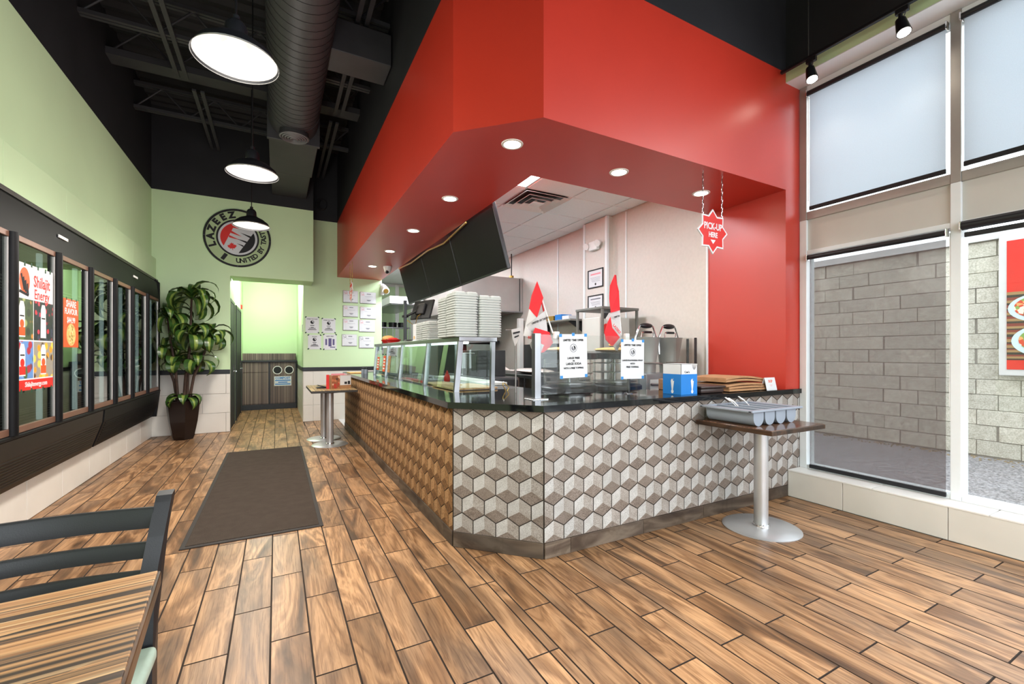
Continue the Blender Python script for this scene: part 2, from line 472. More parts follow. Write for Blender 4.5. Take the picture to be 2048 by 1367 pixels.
for k in range(-12, 29):
    x0 = PX0 + k * PW; x1 = x0 + PW
    base = 2.325 if k % 2 == 0 else 2.652
    for j in range(-8, 18):
        y0 = base + j * PL; y1 = y0 + PL
        for (ax, bx, ay, by) in ((XL, 1.08, -2.6, 8.9), (-.72, .46, 8.9, 12.5), (.46, 1.96, 8.9, 9.48), (1.08, 4.23, -2.6, 2.9), (1.08, 1.96, 8.36, 8.9)):
            a0, a1, c0, c1 = max(x0, ax), min(x1, bx), max(y0, ay), min(y1, by)
            if a1 - a0 > .02 and c1 - c0 > .02:
                cx, cy_ = (a0 + a1) / 2, (c0 + c1) / 2
                dep = cx * FW[0] + cy_ * FW[1]; lat = cx * FW[1] - cy_ * FW[0]
                if ax == 1.08 and ay < 0 and cy_ > 2.42 + max(0, 1.53 - cx) + .35: continue
                vis = dep > .3 and abs(lat) < 1.28 * dep + .3 and dep * .78 > .75
                planks.append((dep if vis else 1e3 + dep, a0, a1, c0, c1))
planks.sort()
_pm = {}
for (d, a0, a1, c0, c1) in planks[:300]:
    key = (round(a1 - a0, 3), round(c1 - c0, 3))
    if key not in _pm: _pm[key] = mesh('plank', plank_mb(-(a1 - a0) / 2, (a1 - a0) / 2, -(c1 - c0) / 2, (c1 - c0) / 2), ['plank', 'floor_grout'])
    link('plank', _pm[key], floor, ((a0 + a1) / 2, (c0 + c1) / 2, 0))
b = MB()
for (d, a0, a1, c0, c1) in planks[300:]:
    q = plank_mb(a0, a1, c0, c1); bb = len(b.v); b.v += q.v; b.f += [[bb + i for i in f] for f in q.f]; b.mi += q.mi
o = struct('far_planks', b, ['plank', 'floor_grout'], floor); o['kind'] = 'stuff'

# ================================================================== WALLS
ZP = 3.965   # where the paint turns black
ZT = 5.35    # roof deck
# left wall: low plinth below the cooler, upper wall above
b = MB(); b.box(XL - .12, XL, -2.7, 8.9, 2.49, ZP, 0).box(XL - .12, XL, -2.7, 8.9, ZP, ZT, 1).box(XL - .12, XL - .004, -2.7, 8.9, -.02, .36, 2).box(XL - .12, XL, -2.7, 2.7, .36, 2.49, 0)
wall_left = struct('wall_left', b, ['green', 'black_paint', 'grout'])
ys = [8.895, 7.615, 6.558, 5.495, 4.43, 3.37, 2.31, 1.25, .19, -.87, -1.93]
for y1, y0 in zip(ys[:-1], ys[1:]):
    b = MB(); b.rbox(XL - .001, -1.70, y0 + .0025, y1 - .0025, 2.50, 2.845, .003); part('panel', b, 'green', wall_left)
y = 8.89
while y > -2:
    b = MB(); b.rbox(XL - .004, XL + .006, max(y - .66, -2.6) + .0025, y - .0025, .004, .352, .002); part('tile', b, 'tile_white', wall_left); y -= .663
# back wall left piece and bulkhead above the corridor mouth
b = MB(); b.box(XL - .1, -.70, 8.9, 9.0, 1.06, ZP, 0).box(XL - .1, -.70, 8.904, 9.0, -.02, 1.06, 2).box(-.70, .60, 8.9, 9.48, 2.66, ZP, 0).box(XL - .1, .60, 8.9, 9.48, ZP, ZT, 1)
b.box(XL - .1, -.73, 9.0, 12.6, 0, 3.2, 0)
wall_back = struct('wall_back', b, ['green', 'black_paint', 'grout'])
b = MB(); b.rbox(XL, -.70, 8.885, 8.91, .985, 1.06, .004); part('chair_rail', b, 'black_satin', wall_back, label='black chair rail')
for r in range(3):
    z0 = [.003, .33, .655][r]; z1 = [.325, .65, .982][r]
    for xa, xb in ((XL + .002, -1.425), (-1.42, -.76), (-.755, -.70)) if r % 2 == 0 else ((XL + .002, -1.09), (-1.085, -.70)):
        b = MB(); b.rbox(xa, xb - .001, 8.893, 8.906, z0, z1, .002); part('tile', b, 'tile_white', wall_back)
# corridor
b = MB(); b.box(-.76, -.72, 8.95, 12.5, 0, 3.2, 0)
wall_hall_left = struct('wall_corridor_left', b, ['green'])
b = MB(); b.rbox(-.72, -.705, 12.0, 12.5, .985, 1.06, .004); part('chair_rail', b, 'black_satin', wall_hall_left)
b = MB(); b.box(.46, .60, 9.58, 12.5, 0, 3.2, 0)
wall_hall_right = struct('wall_corridor_right', b, ['green'])
b = MB(); b.rbox(.44, .462, 9.46, 12.5, .985, 1.06, .004); part('chair_rail', b, 'black_satin', wall_hall_right)
for i in range(5):
    for r in range(3):
        b = MB(); ya = 9.484 + i * .66; b.rbox(.452, .464, ya, min(ya + .656, 12.49), [.003, .33, .655][r], [.325, .65, .982][r], .002); part('tile', b, 'tile_white', wall_hall_right)
b = MB(); b.box(-.8, .6, 12.5, 12.6, 0, 3.2, 0); struct('wall_corridor_back', b, ['green'])
b = MB(); b.box(-.76, .6, 8.95, 12.6, 3.12, 3.2, 0); struct('ceiling_corridor', b, ['white_enamel'])
# right hand back wall with the certificates
b = MB(); b.box(.46, 1.96, 9.48, 9.58, 1.06, ZP, 0).box(.46, 1.96, 9.484, 9.58, -.02, 1.06, 2).box(.60, 1.96, 9.48, 9.58, ZP, ZT, 1)
wall_br = struct('wall_back_right', b, ['green', 'black_paint', 'grout'])
b = MB(); b.rbox(.445, 1.96, 9.465, 9.49, .985, 1.06, .004); part('chair_rail', b, 'black_satin', wall_br, label='black chair rail')
for r in range(3):
    for xa, xb in ((.462, .634), (.637, 1.295), (1.298, 1.95)):
        b = MB(); b.rbox(xa, xb, 9.473, 9.486, [.003, .322, .655][r], [.319, .652, .982][r], .002); part('tile', b, 'tile_white', wall_br)
# kitchen shell
b = MB(); b.box(4.21, 4.46, 3.27, 13.0, 0, 3.4, 0); wall_kr = struct('wall_kitchen_right', b, ['beige'])
for yv, zt in ((3.27, 2.87), (4.55, 3.27), (5.45, 3.27), (6.2, 3.27)):
    b = MB(); b.rbox(4.196, 4.212, yv - .012, yv + .012, 0, zt, .004); part('panel_strip', b, 'white_trim', wall_kr)
b = MB(); b.rbox(4.10, 4.215, 4.82, 5.34, 0, 3.275, .004); part('column', b, 'beige', wall_kr)
for yv in (4.83, 5.33):
    b = MB(); b.rbox(4.085, 4.13, yv - .02, yv + .02, 0, 3.275, .004); part('corner_guard', b, 'white_trim', wall_kr)
b = MB(); b.box(.6, 4.46, 12.6, 12.7, 0, 3.4, 0).box(.6, .66, 9.58, 12.6, 0, 3.4, 0); struct('wall_kitchen_back', b, ['white_enamel'])
b = MB(); b.box(1.2, 4.4, 3.2, 12.7, 3.295, 3.36); ceil_k = struct('ceiling_kitchen', b, 'tbar')
gx = [1.94, 2.60, 3.26, 3.92, 4.21]; gy = [3.27, 3.83, 4.49, 5.15, 5.81, 6.47, 7.13, 7.79, 8.45, 9.11, 9.77]
SKIP = {(1, 2): 'vent', (0, 1): 't', (0, 4): 't', (0, 7): 't', (1, 8): 't'}
for i in range(4):
    for j in range(10):
        if (i, j) in SKIP: continue
        b = MB(); b.rbox(gx[i] + .012, gx[i + 1] - .012, gy[j] + .012, gy[j + 1] - .012, 3.284, 3.31, .002); part('ceiling_tile', b, 'ceil_tile', ceil_k)
b = MB(); b.box(1.1, 4.2, 3.0, 12.6, -.0034, .002); struct('floor_kitchen', b, plain('pale_grey_quarry_tile', (206, 204, 202), .4, var=.06, scale=8))  # floor colour made pale to bounce light onto the kitchen ceiling
# ================================================================== SOFFIT (red, black above)
outer = [(1.08, 9.48), (1.08, 2.88), (1.53, 2.42), (4.46, 2.42)]
inner = [(1.94, 9.48), (1.94, 3.265), (4.21, 3.265)]
ZS = 2.87
b = MB()
for i in range(3):
    (xa, ya), (xb, yb) = outer[i], outer[i + 1]
    b.add([(xa, ya, ZS), (xb, yb, ZS), (xb, yb, ZP), (xa, ya, ZP)], [(0, 1, 2, 3)], 0)
    b.add([(xa, ya, ZP), (xb, yb, ZP), (xb, yb, ZT), (xa, ya, ZT)], [(0, 1, 2, 3)], 1)
bz = [(1.08, 9.48), (1.08, 2.88), (1.53, 2.42), (4.46, 2.42), (4.46, 3.265), (4.21, 3.265), (1.94, 3.265), (1.94, 9.48)]
b.add([(1.08, 9.48, ZS), (1.08, 3.265, ZS), (1.94, 3.265, ZS), (1.94, 9.48, ZS)], [(0, 1, 2, 3)], 0)
b.add([(1.08, 3.265, ZS), (1.08, 2.88, ZS), (1.53, 2.42, ZS), (4.46, 2.42, ZS), (4.46, 3.265, ZS), (4.21, 3.265, ZS), (1.94, 3.265, ZS)], [tuple(range(7))], 0)
for i in range(2):
    (xa, ya), (xb, yb) = inner[i], inner[i + 1]
    b.add([(xa, ya, ZS), (xb, yb, ZS), (xb, yb, 3.3), (xa, ya, 3.3)], [(0, 1, 2, 3)], 0)
b.add([(1.08, 9.48, 3.4), (1.08, 2.88, 3.4), (1.53, 2.42, 3.4), (4.46, 2.42, 3.4), (4.46, 9.48, 3.4)], [(0, 1, 2, 3, 4)], 0)
soffit = struct('ceiling_soffit', b, ['red', 'black_paint'])
# red return wall beside the window
b = MB(); b.box(4.21, 4.455, 2.4205, 3.265, .96, ZS).box(4.21, 4.455, 2.44, 3.265, 0, .96); struct('wall_red_pier', b, 'red')

# ================================================================== ROOF DECK, JOISTS
b = MB()
nx = 46
vs = []; x = -2.0
pts = []
for i in range(60):
    yy = -2.7 + i * .21
    pts += [(yy, ZT), (yy + .06, ZT - .05), (yy + .12, ZT - .05), (yy + .18, ZT)]
for (ya, za), (yb, zb) in zip(pts[:-1], pts[1:]):
    b.add([(XL - .2, ya, za), (4.6, ya, za), (4.6, yb, zb), (XL - .2, yb, zb)], [(0, 1, 2, 3)])
b.add([(XL - .3, -2.8, ZT + .05), (4.7, -2.8, ZT + .05), (4.7, 9.6, ZT + .05), (XL - .3, 9.6, ZT + .05)], [(0, 1, 2, 3)])
ceiling = struct('ceiling', b, 'black_paint')
def joist(y, zb, h=.34):
    b = MB()
    for z in (zb, zb + h):
        b.box(XL, 1.08, y - .045, y - .008, z, z + .04).box(XL, 1.08, y + .008, y + .045, z, z + .04)
    n = 9
    for i in range(n):
        xa = XL + (2.84) * i / n; xb = XL + 2.84 * (i + 1) / n
        z0, z1 = (zb + .02, zb + h + .02) if i % 2 == 0 else (zb + h + .02, zb + .02)
        b.cyl((xa, y, z0), (xb, y, z1), .012, n=6)
    part('joist', b, 'black_steel', ceiling)
for y, z in ((4.85, 4.85), (5.98, 4.77), (6.87, 4.9), (7.95, 4.78), (3.7, 4.8), (2.6, 4.8)): joist(y, z)
b = MB(); b.box(XL, 1.08, 6.75, 6.98, 4.84, 4.92); part('beam', b, 'black_steel', ceiling)
for xx, y0, y1 in ((-1.03, 3.2, 6.75), (-.9, 6.98, 8.85), (.78, 2.6, 6.7), (.75, 6.98, 9.3)):
    b = MB()
    for dx in (-.045, .045): b.box(xx + dx - .022, xx + dx + .022, y0, y1, 4.74, 4.765)
    part('bridging_angle', b, 'black_steel', ceiling)

# ================================================================== RIGHT WINDOW WALL
XW = 4.44
b = MB(); b.box(4.21, 4.30, -2.7, 2.42, ZP, ZT, 0).box(4.21, 4.30, -2.7, 2.42, 3.8745, ZP, 1).box(4.2102, 4.62, -2.7, 2.42, 3.868, 3.8742, 2)
b.box(4.305, 4.62, -2.7, 2.42, 3.8745, ZT, 2)
wall_right = struct('wall_right', b, ['black_paint', 'green', 'white_trim'])
b = MB(); b.box(4.245, 4.62, -2.7, 2.415, -.1, .238, 0); plinth = struct('wall_right_plinth', b, ['grout'])
ty = [2.415, 1.963, 1.298, .633, -.03, -.7, -1.36, -2.02, -2.68]
for y1, y0 in zip(ty[:-1], ty[1:]):
    b = MB(); b.rbox(4.232, 4.25, y0 + .002, y1 - .002, .004, .24, .002); part('tile', b, 'tile_white', plinth)
yy = 2.415
while yy > -2.6:
    b = MB(); b.rbox(4.228, 4.47, max(yy - .66, -2.68) + .0015, yy - .0015, .236, .25, .003); part('sill_tile', b, 'white_enamel', plinth); yy -= .663
bays = [(1.345, 2.352), (.19, 1.285), (-.965, .13), (-2.12, -1.025)]
b = MB()
edges = [2.352] + [v for a in bays for v in (a[0],)]
for i, (y0, y1) in enumerate(bays):
    pass
mull = [(2.352, 2.415), (1.285, 1.345), (.13, .19), (-1.025, -.965), (-2.18, -2.12)]
for i, (y0, y1) in enumerate(mull):
    b.rbox(4.425, 4.56, y0, y1, .25, 2.60, .004, 0).rbox(4.425, 4.56, y0, y1, 2.60, 3.866, .004, 1)
for z0, z1, m in ((2.60, 2.675, 1), (2.27, 2.31, 0), (3.80, 3.866, 0), (.25, .285, 0)):
    for (y0, y1) in bays: b.rbox(4.43, 4.555, y0, y1, z0, z1, .004, m)
for (y0, y1) in bays: b.box(4.45, 4.55, y0, y1, 2.31, 2.60, 2)
window_1 = struct('window_1', b, ['white_trim', 'alu_dark', 'panel_grey'])
for (y0, y1) in bays:
    for z0, z1 in ((.285, 2.27), (2.675, 3.80)):
        q = MB(); q.box(4.50, 4.506, y0 - .004, y1 + .004, z0 - .004, z1 + .004); part('pane', q, 'pane', window_1)
# front wall of the shop behind the camera: a glazed storefront
b = MB(); b.box(-1.9, 4.6, -2.75, -2.7, 3.6, ZT, 0).box(-1.9, 4.6, -2.75, -2.7, -.1, .25, 1).box(-1.9, -1.5, -2.75, -2.7, .25, 3.6, 1)
struct('wall_front', b, ['black_paint', 'tile_white'])
b = MB()
for x in (-1.5, -.1, 1.3, 2.7, 4.1): b.rbox(x - .03, x + .03, -2.78, -2.68, .25, 3.6, .004)
b.rbox(-1.5, 4.2, -2.78, -2.68, 2.4, 2.5, .004).rbox(-1.5, 4.2, -2.78, -2.68, .25, .3, .004)
struct('window_2', b, 'alu')

# roller shades
def roller(name, label, y0, y1, ztop, zbot, fabric, r=.022, fall=True, xx=4.40):
    t = thing(name, label, 'blind', (xx, (y0 + y1) / 2, zbot if fall else ztop - .05))
    q = MB(); q.cyl((xx, y0, ztop), (xx, y1, ztop), r, n=16); part('roller_tube', q, 'black_satin', t, 40)
    q = MB()
    for yy in (y0 - .012, y1 + .002): q.rbox(xx - .02, xx + .03, yy, yy + .01, ztop - .03, ztop + .03, .003)
    part('bracket', q, 'chrome', t)
    if fall:
        q = MB(); q.box(xx + r - .003, xx + r - .0015, y0 + .005, y1 - .005, zbot + .02, ztop); part('cloth', q, fabric, t)
    q = MB(); q.rbox(xx + r - .012, xx + r + .006, y0 + .003, y1 - .003, zbot, zbot + .035, .004); part('hem_bar', q, 'black_satin', t)
    q = MB(); q.tube([(xx + .03, y1 + .014, ztop), (xx + .032, y1 + .016, ztop - .5), (xx + .03, y1 + .014, ztop - 1.0)] if ztop > 3 else [(xx + .03, y0 - .014, ztop), (xx + .031, y0 - .016, ztop - .7), (xx + .03, y0 - .012, ztop - 1.3)], .003, 5)
    part('pull_chain', q, 'white_plastic', t)
    return t
roller('roller_blind', 'pale roller blind drawn down over the upper pane beside the red wall', 1.362, 2.325, 3.775, 2.682, 'shade_white')
roller('roller_blind', 'grey see-through mesh blind drawn down to the sill beside the red wall', 1.362, 2.325, 2.235, .262, 'shade_grey')
roller('roller_blind', 'pale roller blind over the upper pane above the outdoor food poster', .205, 1.272, 3.79, 2.70, 'shade_white')
t = roller('roller_blind', 'rolled-up black blind above the clear pane showing the outdoor food poster', .205, 1.272, 2.265, 2.185, 'shade_grey', r=.034, fall=False)

# ================================================================== OUTSIDE
b = MB(); b.box(4.62, 40, -30, 30, -.25, -.05).box(-30, 4.62, -30, -2.8, -.25, -.05); struct('floor_outside_asphalt', b, 'asphalt')
b = MB(); b.box(8.33, 8.6, -6, 12, -.2, 2.86, 0).box(8.28, 8.65, -6, 12, 2.83, 2.93, 1); wall_out = struct('wall_outside', b, ['mortar', 'alu'])
BH, BL = .2035, .41
cnt = 0; bm_ = {}
rest = MB()
for r in range(14):
    z0 = -.05 + .02 + r * BH if r else -.05
    z0 = -.03 + r * BH
    for c in range(-8, 20):
        y0 = -.6 + c * BL + (BL / 2 if r % 2 else 0) + random.uniform(-.012, .012)
        out = random.choice([.008, .01, .012, .016])
        if 0.2 < y0 < 5.6 and cnt < 300:
            if out not in bm_:
                q = MB(); q.rbox(-out, .02, .004, BL - .004, .004, BH - .004, .004, seg=1); bm_[out] = mesh('concrete_block', q, 'block')
            link('concrete_block', bm_[out], wall_out, (8.33, y0, z0)); cnt += 1
        else:
            rest.box(8.33 - out, 8.35, y0 + .004, y0 + BL - .004, z0 + .004, z0 + BH - .004)
o = struct('concrete_block_courses', rest, 'block', wall_out); o['kind'] = 'stuff'
# debris strip at the foot of the wall
b = MB()
for i in range(500):
    y = random.uniform(-1, 6); x = 8.3 - abs(random.gauss(0, .12)); r = random.uniform(.006, .02)
    b.add([(x - r, y, -.05), (x + r, y - r, -.05), (x + r * .4, y + r, -.05), (x, y, -.05 + r)], [(0, 1, 3), (1, 2, 3), (2, 0, 3)])
o = struct('fallen_debris', b, 'grass_bits'); tag(o, 'dry leaf litter along the foot of the block wall outside', 'debris', kind='stuff')
# outdoor poster
PX = 8.24
t = thing('outdoor_poster', 'framed red food poster mounted on the block wall outside', 'poster', (PX, .9, 1.05))
q = MB(); q.rbox(PX, 8.315, -.3, 2.04, 1.05, 2.88, .01); part('frame', q, 'alu', t)
q = MB(); q.box(PX - .006, PX + .002, -.2, 1.967, 1.131, 2.77); part('print', q, 'red_ink', t)
S = Sheet((PX - .006, 1.967, 1.131), (0, -1, 0))
q = S.mb(); rc = random.Random(3)
yy = .12
ck = 0
while yy < .95:
    h = rc.uniform(.012, .04); q.add([(0, yy, .002), (2.1, yy, .002), (2.1, yy + h, .002), (0, yy + h, .002)], [(0, 1, 2, 3)], ck % 3); yy += h; ck += 1
part('striped_band', q, [plain('poster_stripe_dark', (44, 34, 30), .6), plain('poster_stripe_tan', (150, 116, 74), .6), plain('poster_stripe_red', (120, 40, 34), .6)], t)
k = NT('food_print'); co = k.coords(); v = k.n('TexVoronoi'); v.inputs['Scale'].default_value = 26; k.l(co, v.inputs['Vector'])
sp = k.n('SeparateColor'); k.l(v.outputs['Color'], sp.inputs[0])
k.set(k.ramp(sp.outputs[0], [(0, lin((196, 60, 36))), (.3, lin((226, 150, 90))), (.5, lin((120, 150, 70))), (.7, lin((230, 216, 190))), (.9, lin((150, 70, 40)))], 'CONSTANT'), .6); M['food'] = k.m
for (cx, cy_, r) in ((.30, .77, .29), (.38, .36, .34), (1.3, .7, .3)):
    q = S.mb(); q.disc((cx, cy_, .004), r, 32, 0, ry=r * .62).disc((cx, cy_ + .01, .006), r * .82, 28, 1, ry=r * .5); part('food_plate_print', q, [plain('plate_print', (190, 206, 210), .5), 'food'], t)

# ================================================================== SERVICE COUNTER
ZB, ZTOP = .957, 1.0
ctr = thing('service_counter', 'long angled service counter faced with hexagon stone tiles under a black granite top', 'counter', (1.3, 2.65, 0))
core = [(1.088, 8.34), (1.088, 2.885), (1.535, 2.428), (4.2, 2.428), (4.2, 3.0), (2.1, 3.0), (2.1, 8.34)]
b = MB(); b.prism([(x, y, 0) for x, y in core], (0, 0, ZB)); b.box(4.19, 4.445, 2.428, 2.438, 0, ZB); part('carcass', b, 'tile_grout', ctr)
slab = [(1.045, 8.38), (1.045, 2.895), (1.515, 2.395), (4.447, 2.395), (4.447, 2.422), (4.205, 2.422), (4.205, 3.05), (2.15, 3.05), (2.15, 8.38)]
b = MB(); b.prism([(x, y, ZB) for x, y in slab], (0, 0, ZTOP - ZB)); part('granite_top', b, 'granite', ctr, label='polished black granite top')
R0 = .0947; PITCH = .1643; ROW = R0 * 1.5
rr = R0 - .0036; ww = rr * math.sqrt(3) / 2
HX = {'T': (0, rr), 'UL': (-ww, rr / 2), 'LL': (-ww, -rr / 2), 'B': (0, -rr), 'LR': (ww, -rr / 2), 'UR': (ww, rr / 2), 'C': (0, 0)}
RH = [('C', 'T', 'UL', 'LL'), ('C', 'LR', 'UR', 'T'), ('C', 'LL', 'B', 'LR')]
def clip(poly, x0, x1, z0, z1):
    for ax, lim, sg in ((0, x0, 1), (0, x1, -1), (1, z0, 1), (1, z1, -1)):
        out = []
        for i in range(len(poly)):
            p, q = poly[i], poly[(i + 1) % len(poly)]
            a, c = (p[ax] - lim) * sg, (q[ax] - lim) * sg
            if a >= 0: out.append(p)
            if (a < 0) != (c < 0):
                t = a / (a - c); out.append((p[0] + t * (q[0] - p[0]), p[1] + t * (q[1] - p[1])))
        poly = out
        if len(poly) < 3: return []
    return poly
def area(p): return abs(sum(p[i][0] * p[(i + 1) % len(p)][1] - p[(i + 1) % len(p)][0] * p[i][1] for i in range(len(p)))) / 2
def hex_mb(x0, x1, z0, z1):
    """one clipped hexagon tile: three rhombi on a slightly proud face and a skirt down to the grout"""
    b = MB(); D = -.009; full = clip([HX[k] for k in ('T', 'UL', 'LL', 'B', 'LR', 'UR')], x0, x1, z0, z1)
    if not full or area(full) < 2e-4: return None
    for i, r in enumerate(RH):
        p = clip([HX[k] for k in r], x0, x1, z0, z1)
        if len(p) >= 3 and area(p) > 1e-6: b.add([(x, D, z) for x, z in p], [tuple(range(len(p)))], i)
    n = len(full)
    for i in range(n):
        (xa, za), (xb, zb) = full[i], full[(i + 1) % n]
        b.add([(xa, D, za), (xb, D, zb), (xb, .001, zb), (xa, .001, za)], [(0, 1, 2, 3)], 3)
    return b
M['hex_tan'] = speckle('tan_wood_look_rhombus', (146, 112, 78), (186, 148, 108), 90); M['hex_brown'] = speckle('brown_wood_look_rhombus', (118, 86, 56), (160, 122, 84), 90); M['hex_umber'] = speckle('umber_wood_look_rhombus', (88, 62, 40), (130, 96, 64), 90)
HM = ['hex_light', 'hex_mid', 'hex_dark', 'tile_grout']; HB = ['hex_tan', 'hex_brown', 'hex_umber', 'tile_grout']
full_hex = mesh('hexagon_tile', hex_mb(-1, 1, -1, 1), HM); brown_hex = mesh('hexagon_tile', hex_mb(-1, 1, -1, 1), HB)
walls = [((1.080 + .008, 8.34), (0, -1), 8.34 - 2.888, .03), ((1.088, 2.885), (.699, -.715), .640, .065), ((1.535, 2.428), (1, 0), 4.44 - 1.535, .072)]
tiles = []
for (org, d, L, ph) in walls:
    dl = math.hypot(*d); d = (d[0] / dl, d[1] / dl)
    for j in range(-1, 7):
        zc = .8575 - j * ROW
        s0 = ph + PITCH / 2 - PITCH * 2 + (PITCH / 2 if j % 2 else 0)
        k = 0
        while s0 + k * PITCH < L + PITCH:
            s = s0 + k * PITCH; k += 1
            x0, x1, z0, z1 = -s + .0015, L - s - .0015, .105 - zc, ZB - zc
            if s < -ww or s > L + ww: continue
            px, py = org[0] + d[0] * s, org[1] + d[1] * s
            tiles.append((px * FW[0] + py * FW[1], (px, py, zc), math.atan2(d[1], d[0]), (x0, x1, z0, z1)))
tiles.sort(key=lambda t: t[0])
far = MB(); nt = 0
for (dep, loc, rot, (x0, x1, z0, z1)) in tiles:
    whole = x0 < -ww and x1 > ww and z0 < -rr and z1 > rr
    mbx = None if whole else hex_mb(x0, x1, z0, z1)
    if not whole and mbx is None: continue
    if nt < 300:
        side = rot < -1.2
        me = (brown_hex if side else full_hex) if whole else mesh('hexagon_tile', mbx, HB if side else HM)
        link('hexagon_tile', me, ctr, Vector(loc) - ctr.location, (0, 0, rot)); nt += 1
    else:
        q = mbx or hex_mb(-1, 1, -1, 1); T = Matrix.Translation(loc) @ Matrix.Rotation(rot, 4, 'Z')
        bb = len(far.v); far.v += [T @ v for v in q.v]; far.f += [[bb + i for i in f] for f in q.f]; far.mi += q.mi
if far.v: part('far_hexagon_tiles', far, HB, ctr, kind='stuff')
# wood skirting pieces along the foot of the counter
for (org, d, L, ph) in walls:
    dl = math.hypot(*d); d = (d[0] / dl, d[1] / dl); rot = math.atan2(d[1], d[0]); s = 0
    cuts = [0]
    step = .66
    if L > 2 and d[0] > .9: cuts = [0, .205]
    while cuts[-1] < L: cuts.append(min(L, cuts[-1] + step))
    for a, c in zip(cuts[:-1], cuts[1:]):
        if c - a < .01: continue
        q = MB(); q.rbox(-(c - a) / 2 + .0012, (c - a) / 2 - .0012, -.016, .002, 0.001, .103, .002)
        # the wood grain runs along local y, so the board is modelled turned and rotated back
        b = MB(); b.v = [Vector((-v.y, v.x, v.z)) for v in q.v]; b.f = [f for f in q.f]; b.mi = q.mi
        m2 = (a + c) / 2
        me = mesh('skirting_board', b, 'skirt')
        o = link('skirting_board', me, ctr, Vector((org[0] + d[0] * m2, org[1] + d[1] * m2, 0)) - ctr.location, (0, 0, rot))
        o.rotation_euler[2] = rot - PI / 2

# ---- glass sneeze guard over the food wells
sg = thing('sneeze_guard', 'glass sneeze guard with steel shelf standing over the food wells', 'food guard', (1.55, 5.4, ZTOP))
PY = [3.62, 4.53, 5.60, 6.40, 7.23]
b = MB(); b.rbox(1.40, 1.77, 3.585, 7.34, 1.443, 1.483, .004); part('shelf', b, 'steel', sg)
def lean(y, x0, x1, w=.034, dpt=.045, z0=ZTOP, z1=1.443):
    q = MB()
    a = [(x0, y - w / 2, z0), (x0 + dpt, y - w / 2, z0), (x1 + dpt, y - w / 2, z1), (x1, y - w / 2, z1)]
    q.prism(a, (0, w, 0)); return q
for y in PY:
    part('post', lean(y, 1.362, 1.402), 'steel', sg); part('post', lean(y, 1.715, 1.722, dpt=.036), 'steel', sg)
for ya, yb in zip(PY[:-1], PY[1:]):
    q = MB(); q.prism([(1.375, ya + .018, 1.012), (1.38, ya + .018, 1.012), (1.418, ya + .018, 1.44), (1.413, ya + .018, 1.44)], (0, yb - ya - .036, 0)); part('pane', q, 'guard_glass', sg)
for y in (3.61, 7.24):
    q = MB(); q.prism([(1.42, y, 1.03), (1.70, y, 1.03), (1.71, y, 1.42), (1.45, y, 1.42)], (0, .005, 0)); part('end_pane', q, 'guard_glass', sg)
q = MB(); q.rbox(1.50, 1.56, 3.75, 7.2, 1.425, 1.443, .004); part('light_bar', q, NT('guard_light').set(lin((240, 250, 250)), emit=lin((235, 250, 246)), es=3), sg)
for (ya, yb, za, zb, m, lb) in ((7.05, 6.9, 1.08, 1.28, 'orange', 'orange decal with white lettering'), (6.62, 6.47, 1.07, 1.3, 'orange', 'orange decal with pictures'), (6.3, 6.16, 1.07, 1.3, 'tan_card', 'brown decal with pictures')):
    f = lambda z: 1.372 + .038 * (z - 1.0) / .443
    q = MB(); q.prism([(f(za), ya, za), (f(za), yb, za), (f(zb), yb, zb), (f(zb), ya, zb)], (-.0015, 0, 0)); dec = part('decal', q, m, sg, label=lb)
    q = MB()
    for i in range(4):
        z = za + (zb - za) * (.15 + .2 * i); q.prism([(f(z) - .0018, ya - .02, z), (f(z) - .0018, yb + .02, z), (f(z + .02) - .0018, yb + .03, z + .02), (f(z + .02) - .0018, ya - .02, z + .02)], (-.0008, 0, 0))
    part('decal_print', q, 'white_plastic' if m == 'orange' else 'gold', dec, kind='stuff')
# stainless wells
q = MB(); q.box(1.43, 2.1, 3.75, 7.25, ZTOP - .01, ZTOP + .0008); part('well_deck', q, 'steel', ctr)
def pan(loc, w, l, label):
    t = thing('food_pan', label, 'pan', loc, 'steel food pans in the counter')
    x, y, z = loc
    q = MB(); q.box(x - w / 2, x + w / 2, y - l / 2, y - l / 2 + .012, z, z + .022).box(x - w / 2, x + w / 2, y + l / 2 - .012, y + l / 2, z, z + .022).box(x - w / 2, x - w / 2 + .012, y - l / 2 + .012, y + l / 2 - .012, z, z + .022).box(x + w / 2 - .012, x + w / 2, y - l / 2 + .012, y + l / 2 - .012, z, z + .022)
    part('rim', q, 'steel', t)
    q = MB(); q.box(x - w / 2 + .013, x + w / 2 - .013, y - l / 2 + .013, y + l / 2 - .013, z, z + .006); part('base', q, 'steel_dull', t)
    q = MB(); q.rbox(x - w / 2 + .005, x + w / 2 - .005, y - l / 2 + .008, y + l / 2 - .008, z + .0225, z + .028, .002); lid = part('lid', q, 'steel', t)
    q = MB(); q.tube([(x - .05, y, z + .028), (x - .05, y, z + .05), (x + .05, y, z + .05), (x + .05, y, z + .028)], .005, 6); part('lid_handle', q, 'steel', lid)
for i, y in enumerate((5.05, 5.5, 5.95, 6.4, 6.85)):
    pan((1.58, y, ZTOP + .003), .26, .38, ['lidded steel pan next behind the wooden boards on the counter', 'lidded steel pan second along the food wells', 'lidded steel pan midway along the food wells', 'lidded steel pan fourth along the food wells', 'lidded steel pan at the far end of the food wells'][i])
def board(name, x0, x1, y0, y1, z, h, m, label):
    q = MB(); q.rbox(x0, x1, y0, y1, z, z + h, .004); return solo(name, q, m, label, 'board', ((x0 + x1) / 2, (y0 + y1) / 2, z))
board('cutting_board', 1.40, 1.84, 3.72, 4.33, ZTOP + .0035, .016, 'wood_board', 'pale wooden board on the counter just behind the end glass of the guard')
